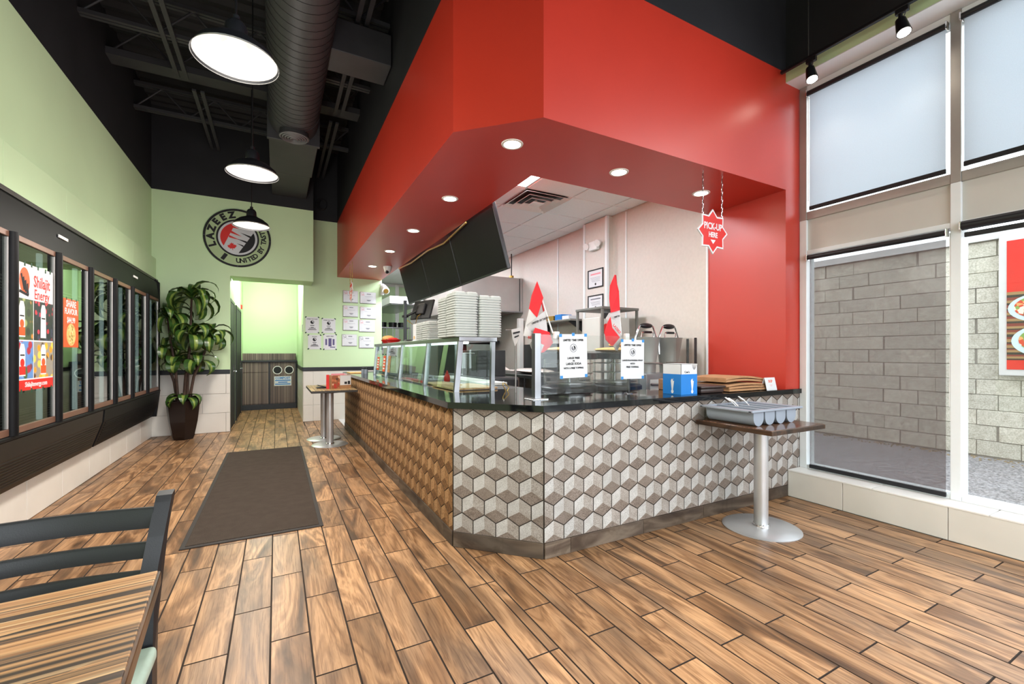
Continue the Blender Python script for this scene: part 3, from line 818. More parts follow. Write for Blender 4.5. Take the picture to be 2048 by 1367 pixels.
board('cutting_board', 1.44, 1.70, 4.42, 4.8, ZTOP + .0035, .012, 'wood_board', 'pale wooden board second behind the end glass of the guard')
board('cutting_board', 1.86, 2.14, 4.1, 5.7, ZTOP + .0035, .03, 'white_plastic', 'long white plastic cutting board on the kitchen edge of the counter')
t = thing('sauce_bottle', 'red squeeze bottle standing beside the white cutting board', 'bottle', (1.78, 4.95, ZTOP + .003))
q = MB(); q.lathe([(0, 0), (.034, 0), (.036, .01), (.036, .05), (.028, .08), (.016, .09), (0, .09)], (1.78, 4.95, ZTOP + .003), 18); part('body', q, 'red_plastic', t, 40)
q = MB(); q.lathe([(.018, .09), (.018, .1), (.005, .13), (0, .132)], (1.78, 4.95, ZTOP + .003), 14); part('nozzle', q, 'red_plastic', t, 40)
t = thing('tongs', 'small brass-coloured tongs standing in a holder beside the end of the sneeze guard', 'tongs', (1.82, 3.5, ZTOP))
for s in (-1, 1):
    q = MB(); q.tube([(1.82 + s * .008, 3.5, ZTOP), (1.82 + s * .024, 3.5, ZTOP + .03), (1.80 + s * .018, 3.5, ZTOP + .055), (1.79 + s * .004, 3.5, ZTOP + .075)], .004, 6); part('arm', q, 'gold', t)
q = MB(); q.ball((1.79, 3.5, ZTOP + .078), .007); part('tip', q, 'chrome', t)

# ---- things on the guard shelf
ZSH = 1.483
q = MB()
cr = .032
ring = [(sx * (.115 - cr) + cr * math.cos(a), sy * (.115 - cr) + cr * math.sin(a)) for sx, sy, a0 in ((1, 1, 0), (-1, 1, PI / 2), (-1, -1, PI), (1, -1, 1.5 * PI)) for a in [a0 + k * PI / 8 for k in range(5)]]
q.prism([(x, y, .005) for x, y in ring], (0, 0, .0148)); q.prism([(x * .93, y * .93, 0) for x, y in ring], (0, 0, .0222)); tray_me = mesh('foam_container', q, 'foam', 30)
q = MB()
for (a, c, e, f) in ((-.11, .11, .004, .11), (-.11, -.004, -.11, -.004), (.004, .11, -.11, -.004)): q.rbox(a, c, e, f, 0, .03, .018, seg=2)
lid_me = mesh('foam_container', q, 'foam')
ORD = 'second third fourth fifth sixth seventh eighth ninth tenth eleventh twelfth thirteenth fourteenth fifteenth sixteenth seventeenth eighteenth nineteenth twentieth twenty-first twenty-second twenty-third'.split()
def stack(x, y, n, what, dz=.0222):
    for i in range(n):
        top = i == n - 1
        o = link('foam_container', tray_me, None, (x + random.uniform(-.0025, .0025), y + random.uniform(-.0025, .0025), ZSH + i * dz))
        tag(o, ('topmost white foam container of the ' + what) if top else ('white foam container, %s from the top of the ' % ORD[n - 2 - i] + what), 'container', 'foam containers in the ' + what)
        if top:
            q = MB()
            for (a, c, e, f) in ((-.11, .11, .004, .11), (-.11, -.004, -.11, -.004), (.004, .11, -.11, -.004)):
                q.T = Matrix.Translation(o.location); q.rbox(a, c, e, f, .012, .044, .018)
            part('compartment', q, 'foam', o, 40, kind='stuff')
stack(1.475, 3.71, 17, 'front tall stack')
stack(1.71, 3.71, 16, 'overhanging tall stack')
stack(1.475, 3.95, 16, 'rear tall stack')
stack(1.52, 4.62, 8, 'low stack beside the tall ones')
stack(1.52, 4.86, 8, 'low stack beside the white box')
def carton(name, label, x0, x1, y0, y1, z, h, mats):
    t = thing(name, label, 'box', ((x0 + x1) / 2, (y0 + y1) / 2, z))
    q = MB(); q.rbox(x0, x1, y0, y1, z, z + h, .003); part('carton', q, mats, t); return t
t = carton('white_box', 'white cardboard box with a small food picture beside the low foam stack', 1.44, 1.70, 5.0, 5.2, ZSH, .2, 'paper')
S = Sheet((1.4395, 5.19, ZSH), (0, -1, 0)); q = S.mb(); q.disc((.05, .04, .001), .03, 14, 0, ry=.02); part('picture', q, 'bread', t)
for i, (y, lb) in enumerate(((7.05, 'red food basket at the far end of the guard shelf'), (6.72, 'red food basket beside the screen post on the guard shelf'))):
    t = thing('food_basket', lb, 'basket', (1.56, y, ZSH), 'red baskets on the guard shelf')
    q = MB(); q.lathe([(0, 0), (.075, 0), (.11, .055), (.115, .055), (.115, .062), (.105, .062), (.07, .008), (0, .008)], (1.56, y, ZSH), 18); part('basket', q, 'red_plastic', t, 40)
    if i == 0:
        q = MB(); q.ball((1.56, y, ZSH + .085), .1, .085, .05); o = solo('bun', q, 'bread', 'pale bun resting in the far red basket', 'bread', (1.56, y, ZSH + .04), smooth=60)
    else:
        q = MB(); q.ball((1.56, y, ZSH + .06), .085, .075, .03); o = solo('sauce_tub', q, 'red_plastic', 'round red tub sitting in the red basket beside the post', 'tub', (1.56, y, ZSH + .03), smooth=60)
# pole-mounted order screen
t = thing('order_screen', 'black order screen on a tall pole rising behind the guard shelf', 'screen', (1.60, 6.18, ZSH))
q = MB(); q.lathe([(0, 0), (.09, 0), (.09, .012), (0, .012)], (1.6, 6.18, ZSH), 20); part('foot', q, 'black_plastic', t, 40)
q = MB(); q.rbox(1.58, 1.62, 6.155, 6.205, ZSH + .012, 2.08, .004); part('pole', q, 'black_plastic', t)
q = MB(); q.cyl((1.6, 6.18, 1.84), (1.6, 6.18, 1.87), .045, n=18); part('collar', q, 'black_plastic', t, 40)
q = MB(); q.cyl((1.62, 6.18, 1.86), (1.74, 6.12, 1.93), .018, n=10); part('arm', q, 'black_plastic', t, 40)
q = MB(); q.T = Matrix.Translation((1.82, 6.08, 1.95)) @ Matrix.Rotation(math.radians(20), 4, 'Z') @ Matrix.Rotation(math.radians(18), 4, 'Y'); q.rbox(-.015, .015, -.22, .22, -.14, .14, .006); scr = part('display', q, 'black_plastic', t)
q2 = MB(); q2.T = q.T; q2.rbox(-.05, -.015, -.09, .09, -.08, .08, .01); part('mount_plate', q2, 'dark_steel', scr)
q = MB(); q.tube([(1.62, 6.15, 1.8), (1.72, 6.1, 1.72), (1.74, 6.05, 1.85), (1.8, 6.05, 1.9)], .006, 6); part('cable', q, 'gold', t, 40)
t = thing('scanner', 'small black handset beside the foot of the order screen pole', 'scanner', (1.52, 5.72, ZSH))
q = MB(); q.rbox(1.48, 1.56, 5.64, 5.8, ZSH, ZSH + .03, .012); part('body', q, 'black_plastic', t, 40)
q = MB(); q.tube([(1.5, 5.8, ZSH + .01), (1.5, 5.9, ZSH + .008), (1.55, 5.98, ZSH + .008)], .004, 6); part('cord', q, 'black_plastic', t, 40)

# ---- far end of the counter: shakers, flyers
for i, (x, y) in enumerate(((1.27, 7.62), (1.29, 7.45))):
    t = thing('salt_shaker', ['glass shaker with dark cap nearer the wall at the far counter end', 'glass shaker with dark cap nearer the sneeze guard post'][i], 'shaker', (x, y, ZTOP), 'shakers at the counter end')
    q = MB(); q.lathe([(0, 0), (.028, 0), (.03, .01), (.026, .075), (0, .075)], (x, y, ZTOP), 14); part('jar', q, 'grey_plastic', t, 40)
    q = MB(); q.lathe([(.027, .075), (.027, .095), (.01, .1), (0, .1)], (x, y, ZTOP), 14); part('cap', q, 'black_plastic', t, 40)
q = MB()
q.rbox(1.08, 1.32, 7.7, 8.1, ZTOP, ZTOP + .012, .003); solo('flyer_pile', q, 'bread', 'tan placemats lying on the far corner of the counter', 'placemat', (1.2, 7.9, ZTOP))

# ---- clear glass screen with signs
gs = thing('counter_glass_screen', 'clear glass screen on steel posts along the front counter', 'glass screen', (2.5, 2.765, ZTOP))
for i, x in enumerate((1.685, 2.595, 3.305)):
    q = MB(); q.rbox(x - .026, x + .026, 2.74, 2.79, ZTOP + .006, 1.485 if i == 0 else 1.475, .003) if i == 0 else q.rbox(x - .010, x + .010, 2.7685, 2.785, ZTOP + .006, 1.47 if i == 2 else 1.16, .003)
    po = part('post', q, 'steel' if i == 0 else 'dark_steel', gs)
    q = MB(); q.rbox(x - .065, x + .065, 2.70, 2.83, ZTOP, ZTOP + .006, .002) if i == 0 else q.rbox(x - .03, x + .03, 2.76, 2.80, ZTOP, ZTOP + .006, .002); part('base_plate', q, 'chrome', po)
for xa, xb in ((1.711, 2.594), (2.596, 3.35)):
    q = MB(); q.box(xa, xb, 2.762, 2.768, ZTOP + .03, 1.478); part('pane', q, 'case_glass', gs)
def offer(label, x0, x1, z0, z1, lines, tilt=0):
    t = thing('offer_sign', label, 'sign', ((x0 + x1) / 2, 2.755, z0))
    wd, hg = x1 - x0, z1 - z0
    S = Sheet(((x0 + x1) / 2, 2.758, z0), (1, 0, 0)); S.T = S.T @ Matrix.Rotation(tilt, 4, 'Z')
    q = S.mb(); q.box(-wd / 2, wd / 2, 0, hg, 0, .0012); part('sheet', q, 'paper', t)
    q = S.mb()
    for (s, sz, y) in lines: put_text(q, s, sz, 0, y * hg, 0, bold=.0013); 
    q.T = S.T @ Matrix.Translation((0, 0, .001)); part('lettering', q, 'ink', t, kind='stuff')
    q = S.mb(); cx, cy_ = 0, hg * .68
    q.prism([(cx + a, cy_ + c, .0013) for a, c in curl(0, 0, .033, 0, 2 * PI, 24)[:-1]], (0, 0, .0004), 0)
    q.prism([(cx + a, cy_ + c, .0018) for a, c in curl(0, 0, .028, 0, 2 * PI, 24)[:-1]], (0, 0, .0004), 1)
    q.prism([(cx + a, cy_ + c, .0023) for a, c in curl(0, 0, .02, 2.2, 5.2, 10)], (0, 0, .0004), 0)
    q.prism([(cx + a, cy_ + c, .0023) for a, c in curl(0, 0, .02, -1.0, 1.6, 10)], (0, 0, .0004), 2)
    part('emblem', q, ['ink_grey', 'paper', 'ink'], t)
    for (x, y) in ((-wd / 2 + .012, hg - .01), (wd / 2 - .012, hg - .008), (-wd / 2 + .015, .008), (wd / 2 - .012, .012), (0, hg - .002)):
        q = S.mb(); q.box(x - .013, x + .013, y - .012, y + .012, .0014, .002); part('tape', q, 'blue_tape', t)
    return t
offer('white paper offer sign with black print taped nearest the steel post', 1.888, 2.148, 1.15, 1.485, [('LIMITED TIME OFFER', .021, .86), ('LARGE FRIES', .021, .45), ('OR', .014, .385), ('LARGE SODA', .024, .32), ('WITH A FREE TOPPING', .018, .22)], .02)
offer('white paper offer sign with black print taped nearer the blue straw box', 2.49, 2.745, 1.125, 1.45, [('LIMITED TIME OFFER', .021, .86), ('LARGE SHAWARMA WRAP', .019, .47), ('WITH', .02, .385), ('FREE TOPPING', .021, .30)], -.01)
# flags clipped to the screen
def flag(label, base, pole, bands, clip_at, words_at):
    t = thing('car_flag', label, 'flag', base, 'red and white flags clipped to the glass screen')
    q = MB(); q.tube(pole, .006, 8); part('stick', q, 'white_plastic', t, 40)
    q = MB(); x, y, z = clip_at; q.rbox(x - .022, x + .022, y - .014, y + .014, z - .03, z + .025, .004); part('clip', q, 'white_plastic', t)
    for nm, m, pts in bands:
        q = MB(); q.prism(pts, (0, .004, 0)); part(nm, q, m, t)
    for (s, sz, org, right, m) in words_at:
        S = Sheet(org, right, Vector((0, 0, 1)) - Vector(right).normalized() * Vector(right).normalized().z); q = S.mb(); put_text(q, s, sz, 0, 0, 0, bold=.0008); part('lettering', q, m, t, kind='stuff')
    return t
Y1 = 2.86
flag('red and white flag clipped to the glass beside the steel post', (1.80, Y1, 1.48), [(1.886, Y1 - .01, 1.49), (1.835, Y1 + .012, 1.66), (1.757, Y1 + .02, 1.885)],
     [('red_band', 'flag_red', [(1.753, Y1 + .004, 1.887), (1.792, Y1 - .022, 1.76), (1.732, Y1 - .03, 1.608), (1.696, Y1 + .03, 1.675), (1.72, Y1 + .03, 1.78)]),
      ('red_band', plain('red_flag_fold', (178, 20, 30), .7), [(1.753, Y1 + .006, 1.887), (1.823, Y1 + .012, 1.668), (1.803, Y1 - .004, 1.655), (1.785, Y1 - .018, 1.70)]),  # darker red puts the shade of the fold into the cloth colour
      ('white_band', 'flag_white', [(1.823, Y1, 1.668), (1.837, Y1 - .01, 1.526), (1.846, Y1 - .012, 1.43), (1.842, Y1 - .015, 1.403), (1.695, Y1 - .02, 1.45), (1.64, Y1 + .02, 1.47), (1.658, Y1 + .02, 1.545), (1.696, Y1 + .026, 1.675), (1.732, Y1 - .018, 1.608)]),
      ('red_band', 'flag_red', [(1.70, Y1 - .03, 1.50), (1.715, Y1 - .03, 1.53), (1.842, Y1 - .03, 1.50), (1.876, Y1 - .028, 1.42), (1.842, Y1 - .026, 1.38), (1.79, Y1 - .03, 1.345), (1.746, Y1 - .03, 1.34), (1.69, Y1 - .028, 1.42)]),
      ('white_band', 'flag_white', [(1.69, Y1 - .035, 1.44), (1.79, Y1 - .036, 1.40), (1.746, Y1 - .036, 1.315), (1.70, Y1 - .033, 1.33), (1.667, Y1 - .03, 1.41)])],
     (1.884, Y1 - .06, 1.478), [('UNITED BY TASTE', .019, (1.755, Y1 - .034, 1.585), (1, 0, .36), 'ink'), ('RE', .03, (1.665, Y1 - .034, 1.455), (1, 0, .1), 'red_ink')])
flag('red and white flag clipped to the glass nearer the blue straw box', (2.52, Y1, 1.48), [(2.587, Y1, 1.49), (2.575, Y1 + .012, 1.72), (2.53, Y1 + .02, 1.99)],
     [('red_band', 'flag_red', [(2.516, Y1, 2.0), (2.545, Y1 - .02, 1.86), (2.552, Y1 - .024, 1.70), (2.452, Y1 - .026, 1.675), (2.46, Y1, 1.80), (2.475, Y1 + .01, 1.908)]),
      ('red_band', bpy.data.materials['red_flag_fold'], [(2.516, Y1 + .004, 2.0), (2.539, Y1 + .006, 2.002), (2.574, Y1 + .008, 1.712), (2.55, Y1 - .012, 1.70), (2.542, Y1 - .012, 1.84)]),
      ('white_band', 'flag_white', [(2.574, Y1, 1.712), (2.576, Y1 - .005, 1.58), (2.582, Y1 - .01, 1.475), (2.535, Y1 - .018, 1.45), (2.44, Y1 - .01, 1.56), (2.43, Y1 + .01, 1.63), (2.452, Y1 - .005, 1.675)]),
      ('red_band', 'flag_red', [(2.445, Y1 - .03, 1.64), (2.462, Y1 - .032, 1.55), (2.545, Y1 - .034, 1.47), (2.51, Y1 - .034, 1.41), (2.455, Y1 - .032, 1.40), (2.395, Y1 - .03, 1.45), (2.385, Y1 - .028, 1.505), (2.415, Y1 - .028, 1.59)]),
      ('white_band', 'flag_white', [(2.545, Y1 - .036, 1.472), (2.575, Y1 - .034, 1.47), (2.52, Y1 - .034, 1.36), (2.495, Y1 - .036, 1.362), (2.47, Y1 - .036, 1.40)])],
     (2.592, Y1 - .06, 1.478), [('LAZEEZ', .03, (2.505, Y1 - .038, 1.54), (1, 0, -.95), 'red_ink'), ('UNITED', .018, (2.515, Y1 - .03, 1.645), (1, 0, .25), 'ink')])

# ---- blue straw box, takeout tray, paper bags, little card
t = thing('straw_box', 'blue and white cardboard dispenser box with spoon pictures on the front counter', 'box', (2.96, 2.55, ZTOP))
q = MB(); q.rbox(2.867, 3.057, 2.472, 2.662, ZTOP, ZTOP + .168, .002, 0); part('blue_body', q, 'blue', t)
q = MB()
q.prism([(2.867, 2.472, ZTOP + .168), (3.057, 2.472, ZTOP + .168), (3.057, 2.472, ZTOP + .245)] + [(3.022 + .028 * math.cos(a), 2.472, ZTOP + .252 + .05 * math.sin(a)) for a in [0 - PI * i / 8 for i in range(9)]][1:-1] + [(2.985, 2.472, ZTOP + .252), (2.867, 2.472, ZTOP + .252)], (0, .003, 0))
q.box(2.867, 2.870, 2.472, 2.662, ZTOP + .168, ZTOP + .252).box(3.054, 3.057, 2.472, 2.662, ZTOP + .168, ZTOP + .252).box(2.867, 3.057, 2.659, 2.662, ZTOP + .168, ZTOP + .252).box(2.867, 3.0, 2.472, 2.662, ZTOP + .249, ZTOP + .252)
part('white_collar', q, 'paper', t)
def spoon(S):
    q = S.mb(); q.prism([(-.014, .028 + .0, .001)] + [(x, y, .001) for x, y in curl(0, .022, .012, PI, 2 * PI, 8)] + [(.014, .028, .001), (.006, .04, .001), (.016, .1, .001), (.018, .112, .001), (.006, .11, .001), (.008, .135, .001), (0, .118, .001), (-.006, .13, .001), (-.016, .112, .001), (-.006, .04, .001)], (0, 0, .0006)); return q
S1 = Sheet((2.995, 2.472, ZTOP), (1, 0, 0)); S2 = Sheet((2.867, 2.56, ZTOP), (0, -1, 0))
part('spoon_picture', spoon(S1), 'paper', t); part('spoon_picture', spoon(S2), 'paper', t)
q = S1.mb(); put_text(q, "Cow's", .024, -.06, .185, 0, bold=.0006); part('lettering', q, 'ink', t, kind='stuff')
q = MB()
for i in range(4): q.cyl((3.01 + .008 * i, 2.52 + .01 * i, ZTOP + .17), (3.012 + .009 * i, 2.515 + .01 * i, ZTOP + .245), .004, n=6)
part('straws', q, 'dark_steel', t, kind='stuff')
t = thing('takeout_tray', 'dark plastic takeout tray lying between the straw box and the paper bags', 'tray', (3.33, 2.6, ZTOP))
q = MB(); q.T = Matrix.Translation((3.27, 2.6, ZTOP)) @ Matrix.Rotation(math.radians(-3), 4, 'Z'); q.rbox(-.14, .14, -.12, .12, 0, .04, .016); part('base', q, 'card_brown', t, 40)
q2 = MB(); q2.T = q.T; q2.rbox(-.15, .15, -.13, .13, .041, .062, .01); part('lid', q2, 'card_brown', t, 40)
for i in range(5):
    q = MB(); z = ZTOP + .006 + i * .019; n = 9; pts = []
    x0, x1 = 3.45 + .012 * math.sin(i * 2.1), 4.02 + .02 * math.cos(i * 1.7)
    for k in range(n):
        u = k / (n - 1); xx = x0 + (x1 - x0) * u
        lift = (.012 * math.sin(u * PI) * (i / 2.0) + (.02 * (1 - u) if i > 2 else 0))
        pts.append((xx, z + lift))
    prof = [(x, 2.46 + .01 * i, zz) for x, zz in pts] + [(x, 2.46 + .01 * i, zz + .017) for x, zz in pts[::-1]]
    q.prism(prof, (0, .34, 0)); o = solo('paper_bag', q, 'tan_card', ['flat brown paper bag at the bottom of the pile beside the red wall', 'flat brown paper bag second from the bottom of the pile', 'flat brown paper bag in the middle of the pile', 'flat brown paper bag second from the top of the pile', 'brown paper bag with a curved top edge topmost of the pile'][i], 'bag', (3.7, 2.6, z), 'brown paper bags on the counter')
q = MB(); q.rbox(3.15, 3.42, 2.81, 2.98, ZTOP, ZTOP + .1, .006); solo('paper_bag', q, 'tan_card', 'bundle-wrapped brown bag lying behind the dark takeout tray', 'bag', (3.36, 2.88, ZTOP), 'brown paper bags on the counter')
t = thing('table_card', 'small white folded card printed SKIP in orange beside the paper bags', 'card', (4.02, 2.45, ZTOP))
S = Sheet((4.02, 2.435, ZTOP), (1, 0, 0), (0, .22, 1)); q = S.mb(); q.box(-.078, .078, 0, .116, -.001, .0008); part('sheet', q, 'paper', t)
q = MB(); q.prism([(3.942, 2.461, ZTOP + .113), (4.098, 2.461, ZTOP + .113), (4.098, 2.50, ZTOP), (3.942, 2.50, ZTOP)], (0, .0015, 0)); part('back_sheet', q, 'paper', t)
q = S.mb(); put_text(q, 'SKIP', .034, 0, .08, 0, bold=.001); part('lettering', q, 'orange', t, kind='stuff')
q = S.mb(); q.box(-.02, .02, .045, .048, .001, .0014).box(-.012, .012, .035, .038, .001, .0014); part('print_line', q, 'pink_ink', t, kind='stuff')

# ---- hanging star signs
def star(label, c, right, ch, words):
    t = thing('hanging_star_sign', label, 'sign', (c[0], c[1], c[2] - .19))
    S = Sheet(c, right)
    def ring(R, r): return [((R if i % 2 == 0 else r) * math.sin(i * PI / 8), (R if i % 2 == 0 else r) * math.cos(i * PI / 8)) for i in range(16)]
    q = S.mb(); q.prism([(x, y, -.006) for x, y in ring(.19, .142)], (0, 0, .01)); part('white_board', q, 'paper', t)
    q = S.mb(); q.prism([(x, y, .0042) for x, y in ring(.172, .128)], (0, 0, .001)); part('red_face', q, 'red_ink', t)
    q = S.mb()
    for (s, sz, y) in words: put_text(q, s, sz, 0, y, 0, .8, .002)
    q.prism([(-.032, -.07, 0), (.032, -.07, 0), (0, -.105, 0)], (0, 0, .0008)); q.T = S.T @ Matrix.Translation((0, 0, .0053))
    q.v = [S.T @ Matrix.Translation((0, 0, .0053)) @ (S.T.inverted() @ v) for v in q.v]
    part('lettering', q, 'paper', t, kind='stuff')
    for s in (-1, 1):
        q = MB(); p = S.T @ Vector((s * .122, .125, 0)); n = int((ZS - p.z) / .032)
        for i in range(n):
            z0 = p.z + (ZS - p.z) * i / n; hh = (ZS - p.z) / n * .66
            d = Vector(right).normalized() * .006 if i % 2 else Vector(right).normalized().cross(Vector((0, 0, 1))) * .006
            q.tube([Vector((p.x, p.y, z0 + hh - hh * math.cos(a)* 1.0)) + d * math.sin(a) for a in [k * 2 * PI / 8 for k in range(8)]], .002, 4, closed=True)
        part('chain', q, ch, t, kind='stuff')
star('red star sign reading PICK-UP HERE hanging on chains near the window', (3.25, 2.475, 2.365), (1, 0, 0), 'chrome', [('PICK-UP', .078, .04), ('HERE', .06, -.03)])
star('star sign seen edge-on hanging from the far end of the red soffit', (1.115, 7.85, 2.38), (0, -1, 0), 'gold', [('ORDER', .082, .04), ('HERE', .058, -.03)])

# ---- menu screens on the kitchen edge of the soffit
TX, TZ, BX, BZ = 1.975, 2.945, 2.17, 2.235
for i, (ya, yb) in enumerate(((4.15, 5.47), (5.49, 6.77), (6.79, 8.11))):
    t = thing('menu_screen', ['switched-off black menu screen nearest the front counter', 'switched-off black menu screen in the middle of the hanging row', 'switched-off black menu screen nearest the certificates'][i], 'screen', ((TX + BX) / 2, (ya + yb) / 2, BZ), 'tilted menu screens over the counter')
    L = math.hypot(BX - TX, TZ - BZ); S = Sheet(((TX + BX) / 2, (ya + yb) / 2, (TZ + BZ) / 2), (0, -1, 0), (TX - BX, 0, TZ - BZ)); w2 = (yb - ya) / 2
    q = S.mb(); q.rbox(-w2, w2, -L / 2, L / 2, -.045, 0, .008); part('housing', q, 'black_plastic', t)
    q = S.mb(); q.box(-w2 + .012, w2 - .012, -L / 2 + .02, L / 2 - .012, 0, .0015); part('display', q, 'screen', t)
    for s in (-.3, .3):
        q = S.mb(); q.rbox(s - .03, s + .03, -.1, .2, -.08, -.045, .004); br = part('bracket', q, 'dark_steel', t)
        p = S.T @ Vector((s, .16, -.07)); q = MB(); q.cyl(p, (p.x, p.y, 3.29), .02, n=10); part('drop_pole', q, 'dark_steel', br, 40)
q = MB(); q.tube([(1.96, 4.8, ZS + .0), (1.965, 5.6, 2.80), (1.97, 6.3, 2.85), (1.965, 7.2, 2.83), (1.96, 8.0, ZS)], .012, 7); solo('screen_cable', q, 'gold', 'yellowish cable sagging along the top of the menu screens', 'cable', (1.965, 6.4, ZS), smooth=40)

# ---- downlights in the soffit
DL = [(1.523, 2.838), (2.555, 2.851), (3.584, 2.855), (1.517, 4.133), (1.511, 5.431), (1.504, 6.692), (1.492, 7.994)]
DN = ['above the angled corner of the counter', 'above the offer signs on the front counter', 'behind the pick-up sign', 'second along the side counter from the corner', 'midway along the side counter', 'near the far end of the guard shelf', 'nearest the certificates']
dl0 = None
for (x, y), nm in zip(DL, DN):
    lb = 'round recessed downlight in the red soffit ' + nm
    if dl0 is None:
        t = thing('downlight', lb, 'light', (x, y, ZS), 'downlights in the red soffit'); dl0 = t
        q = MB(); q.lathe([(.062, .001), (.062, -.006), (.078, -.006), (.082, .001)], (x, y, ZS), 28); part('trim_ring', q, 'white_plastic', t, 40)
        q = MB(); q.disc((x, y, ZS - .003), .0625, 26); part('lens', q, 'downlight', t)
    else: copy_tree(dl0, (x, y, ZS), lb)
    lamp('downlight_lamp', 'SPOT', (x, y, ZS - .03), LAMP['down'], (1, .86, .68), (0, 0, 0), .05, spot=150, blend=.9)

# ---- dome camera and wall siren under the far end of the soffit
t = thing('dome_camera', 'small white dome camera on the far end of the red soffit', 'camera', (1.735, 7.9, ZS - .13))
q = MB(); q.lathe([(.075, 0), (.075, -.02), (.055, -.085), (.04, -.11), (0, -.13)], (1.735, 7.9, ZS), 20); part('housing', q, 'white_plastic', t, 40)
q = MB(); q.ball((1.715, 7.86, ZS - .105), .03); part('lens', q, 'black_plastic', t, 40)
t = thing('bullet_camera', 'cream bullet camera mounted on the end of the certificate wall', 'camera', (1.98, 9.35, 2.6))
q = MB(); q.cyl((1.99, 9.46, 2.72), (1.99, 9.22, 2.62), .07, .075, 16); part('housing', q, 'white_plastic', t, 40)
q = MB(); q.cyl((1.99, 9.219, 2.62), (1.99, 9.19, 2.608), .05, .05, 16); part('lens', q, 'gold', t, 40)
q = MB(); q.rbox(1.93, 2.0, 9.44, 9.478, 2.56, 2.8, .006); part('mount', q, 'white_plastic', t)

# ---- kitchen ceiling: vent and light panels
t = thing('ceiling_vent', 'square louvred air vent in the white kitchen ceiling', 'vent', (2.93, 4.82, 3.26))
q = MB()
cx, cy_ = 2.93, 4.82
for k, (ro, ri) in enumerate(((.32, .265), (.235, .185), (.155, .115))):
    z = 3.262 - .007 * k
    for s in range(4):
        q.T = Matrix.Translation((cx, cy_, 0)) @ Matrix.Rotation(s * PI / 2, 4, 'Z')
        m = MB(); m.T = q.T; m.prism([(-ro, -ro, z), (ro, -ro, z), (ri, -ri, z + .03), (-ri, -ri, z + .03)], (0, 0, .004))
        part('louvre', m, 'white_enamel', t)
q = MB(); q.rbox(cx - .08, cx + .08, cy_ - .08, cy_ + .08, 3.24, 3.248, .003); part('centre_plate', q, 'white_enamel', t)
q = MB(); q.box(cx - .3, cx + .3, cy_ - .3, cy_ + .3, 3.2935, 3.2945); part('dark_throat', q, 'dark_steel', t)  # added dark plate stands in for shade in the louvre gaps
q = MB(); q.cyl((cx, cy_, 3.248), (cx, cy_, 3.2935), .02, n=10); part('centre_stem', q, 'white_enamel', t)
for (i, j), v in SKIP.items():
    if v != 't': continue
    x0, x1, y0, y1 = gx[i], gx[i + 1], gy[j], gy[j + 1]
    t = thing('ceiling_light', {(0, 1): 'glowing square ceiling light panel beside the air vent', (0, 4): 'glowing ceiling light panel behind the middle menu screen', (0, 7): 'glowing ceiling light panel behind the far menu screen', (1, 8): 'glowing ceiling light panel deep in the kitchen over the hood'}[(i, j)], 'light', ((x0 + x1) / 2, (y0 + y1) / 2, 3.28), 'kitchen ceiling light panels')
    q = MB(); q.rbox(x0 + .01, x1 - .01, y0 + .01, y1 - .01, 3.286, 3.32, .003); part('frame', q, 'white_enamel', t)
    q = MB(); q.box(x0 + .03, x1 - .03, y0 + .03, y1 - .03, 3.282, 3.2855); part('diffuser', q, 'troffer', t)
    lamp('light_panel_lamp', 'AREA', ((x0 + x1) / 2, (y0 + y1) / 2, 3.275), LAMP['troffer'], (.86, .95, 1), (0, 0, 0), .58)

# ---- pendants
def pendant(x, y, z, lb):
    t = thing('pendant_lamp', lb, 'lamp', (x, y, z), 'black dome pendant lamps')
    q = MB(); q.lathe([(.222, 0), (.216, .004), (.195, .05), (.14, .095), (.075, .125), (.058, .135)], (x, y, z), 36, 0)
    q.lathe([(.219, .001), (.192, .048), (.137, .091), (.072, .12), (0, .128)], (x, y, z), 36, 1); part('shade', q, ['black_satin', 'shade_inner'], t, 60)
    q = MB(); q.lathe([(.06, .13), (.056, .2), (.04, .225), (.02, .235), (.018, .262), (0, .265)], (x, y, z), 20); part('socket_cap', q, 'black_satin', t, 40)
    q = MB(); q.tube([(x, y, z + .26), (x, y, ZT - .02)], .006, 6); part('cord', q, 'black_plastic', t)
    q = MB(); q.lathe([(0, .022), (.05, .026), (.078, .04), (.08, .06), (.06, .085), (.03, .11), (0, .115)], (x, y, z), 22); part('bulb', q, 'bulb', t, 60)
    lamp('pendant_glow_lamp', 'POINT', (x, y, z - .45), LAMP['glow'], (1, .95, .88), size=.3)  # added lamp with no fixture, evens out the room light
    lamp('pendant_bulb_lamp', 'SPOT', (x, y, z - .02), LAMP['pendant'], (1, .93, .84), (0, 0, 0), .18, spot=170, blend=.85)
for x, y, lb in ((-.205, 2.985, 'black dome pendant lamp with white inside hanging nearest the camera, largest of the lamps'), (-.199, 4.806, 'black dome pendant lamp with white inside hanging above the brown floor mat'), (-.293, 6.79, 'black dome pendant lamp hanging in front of the round wall logo')):
    pendant(x, y, 3.02, lb)

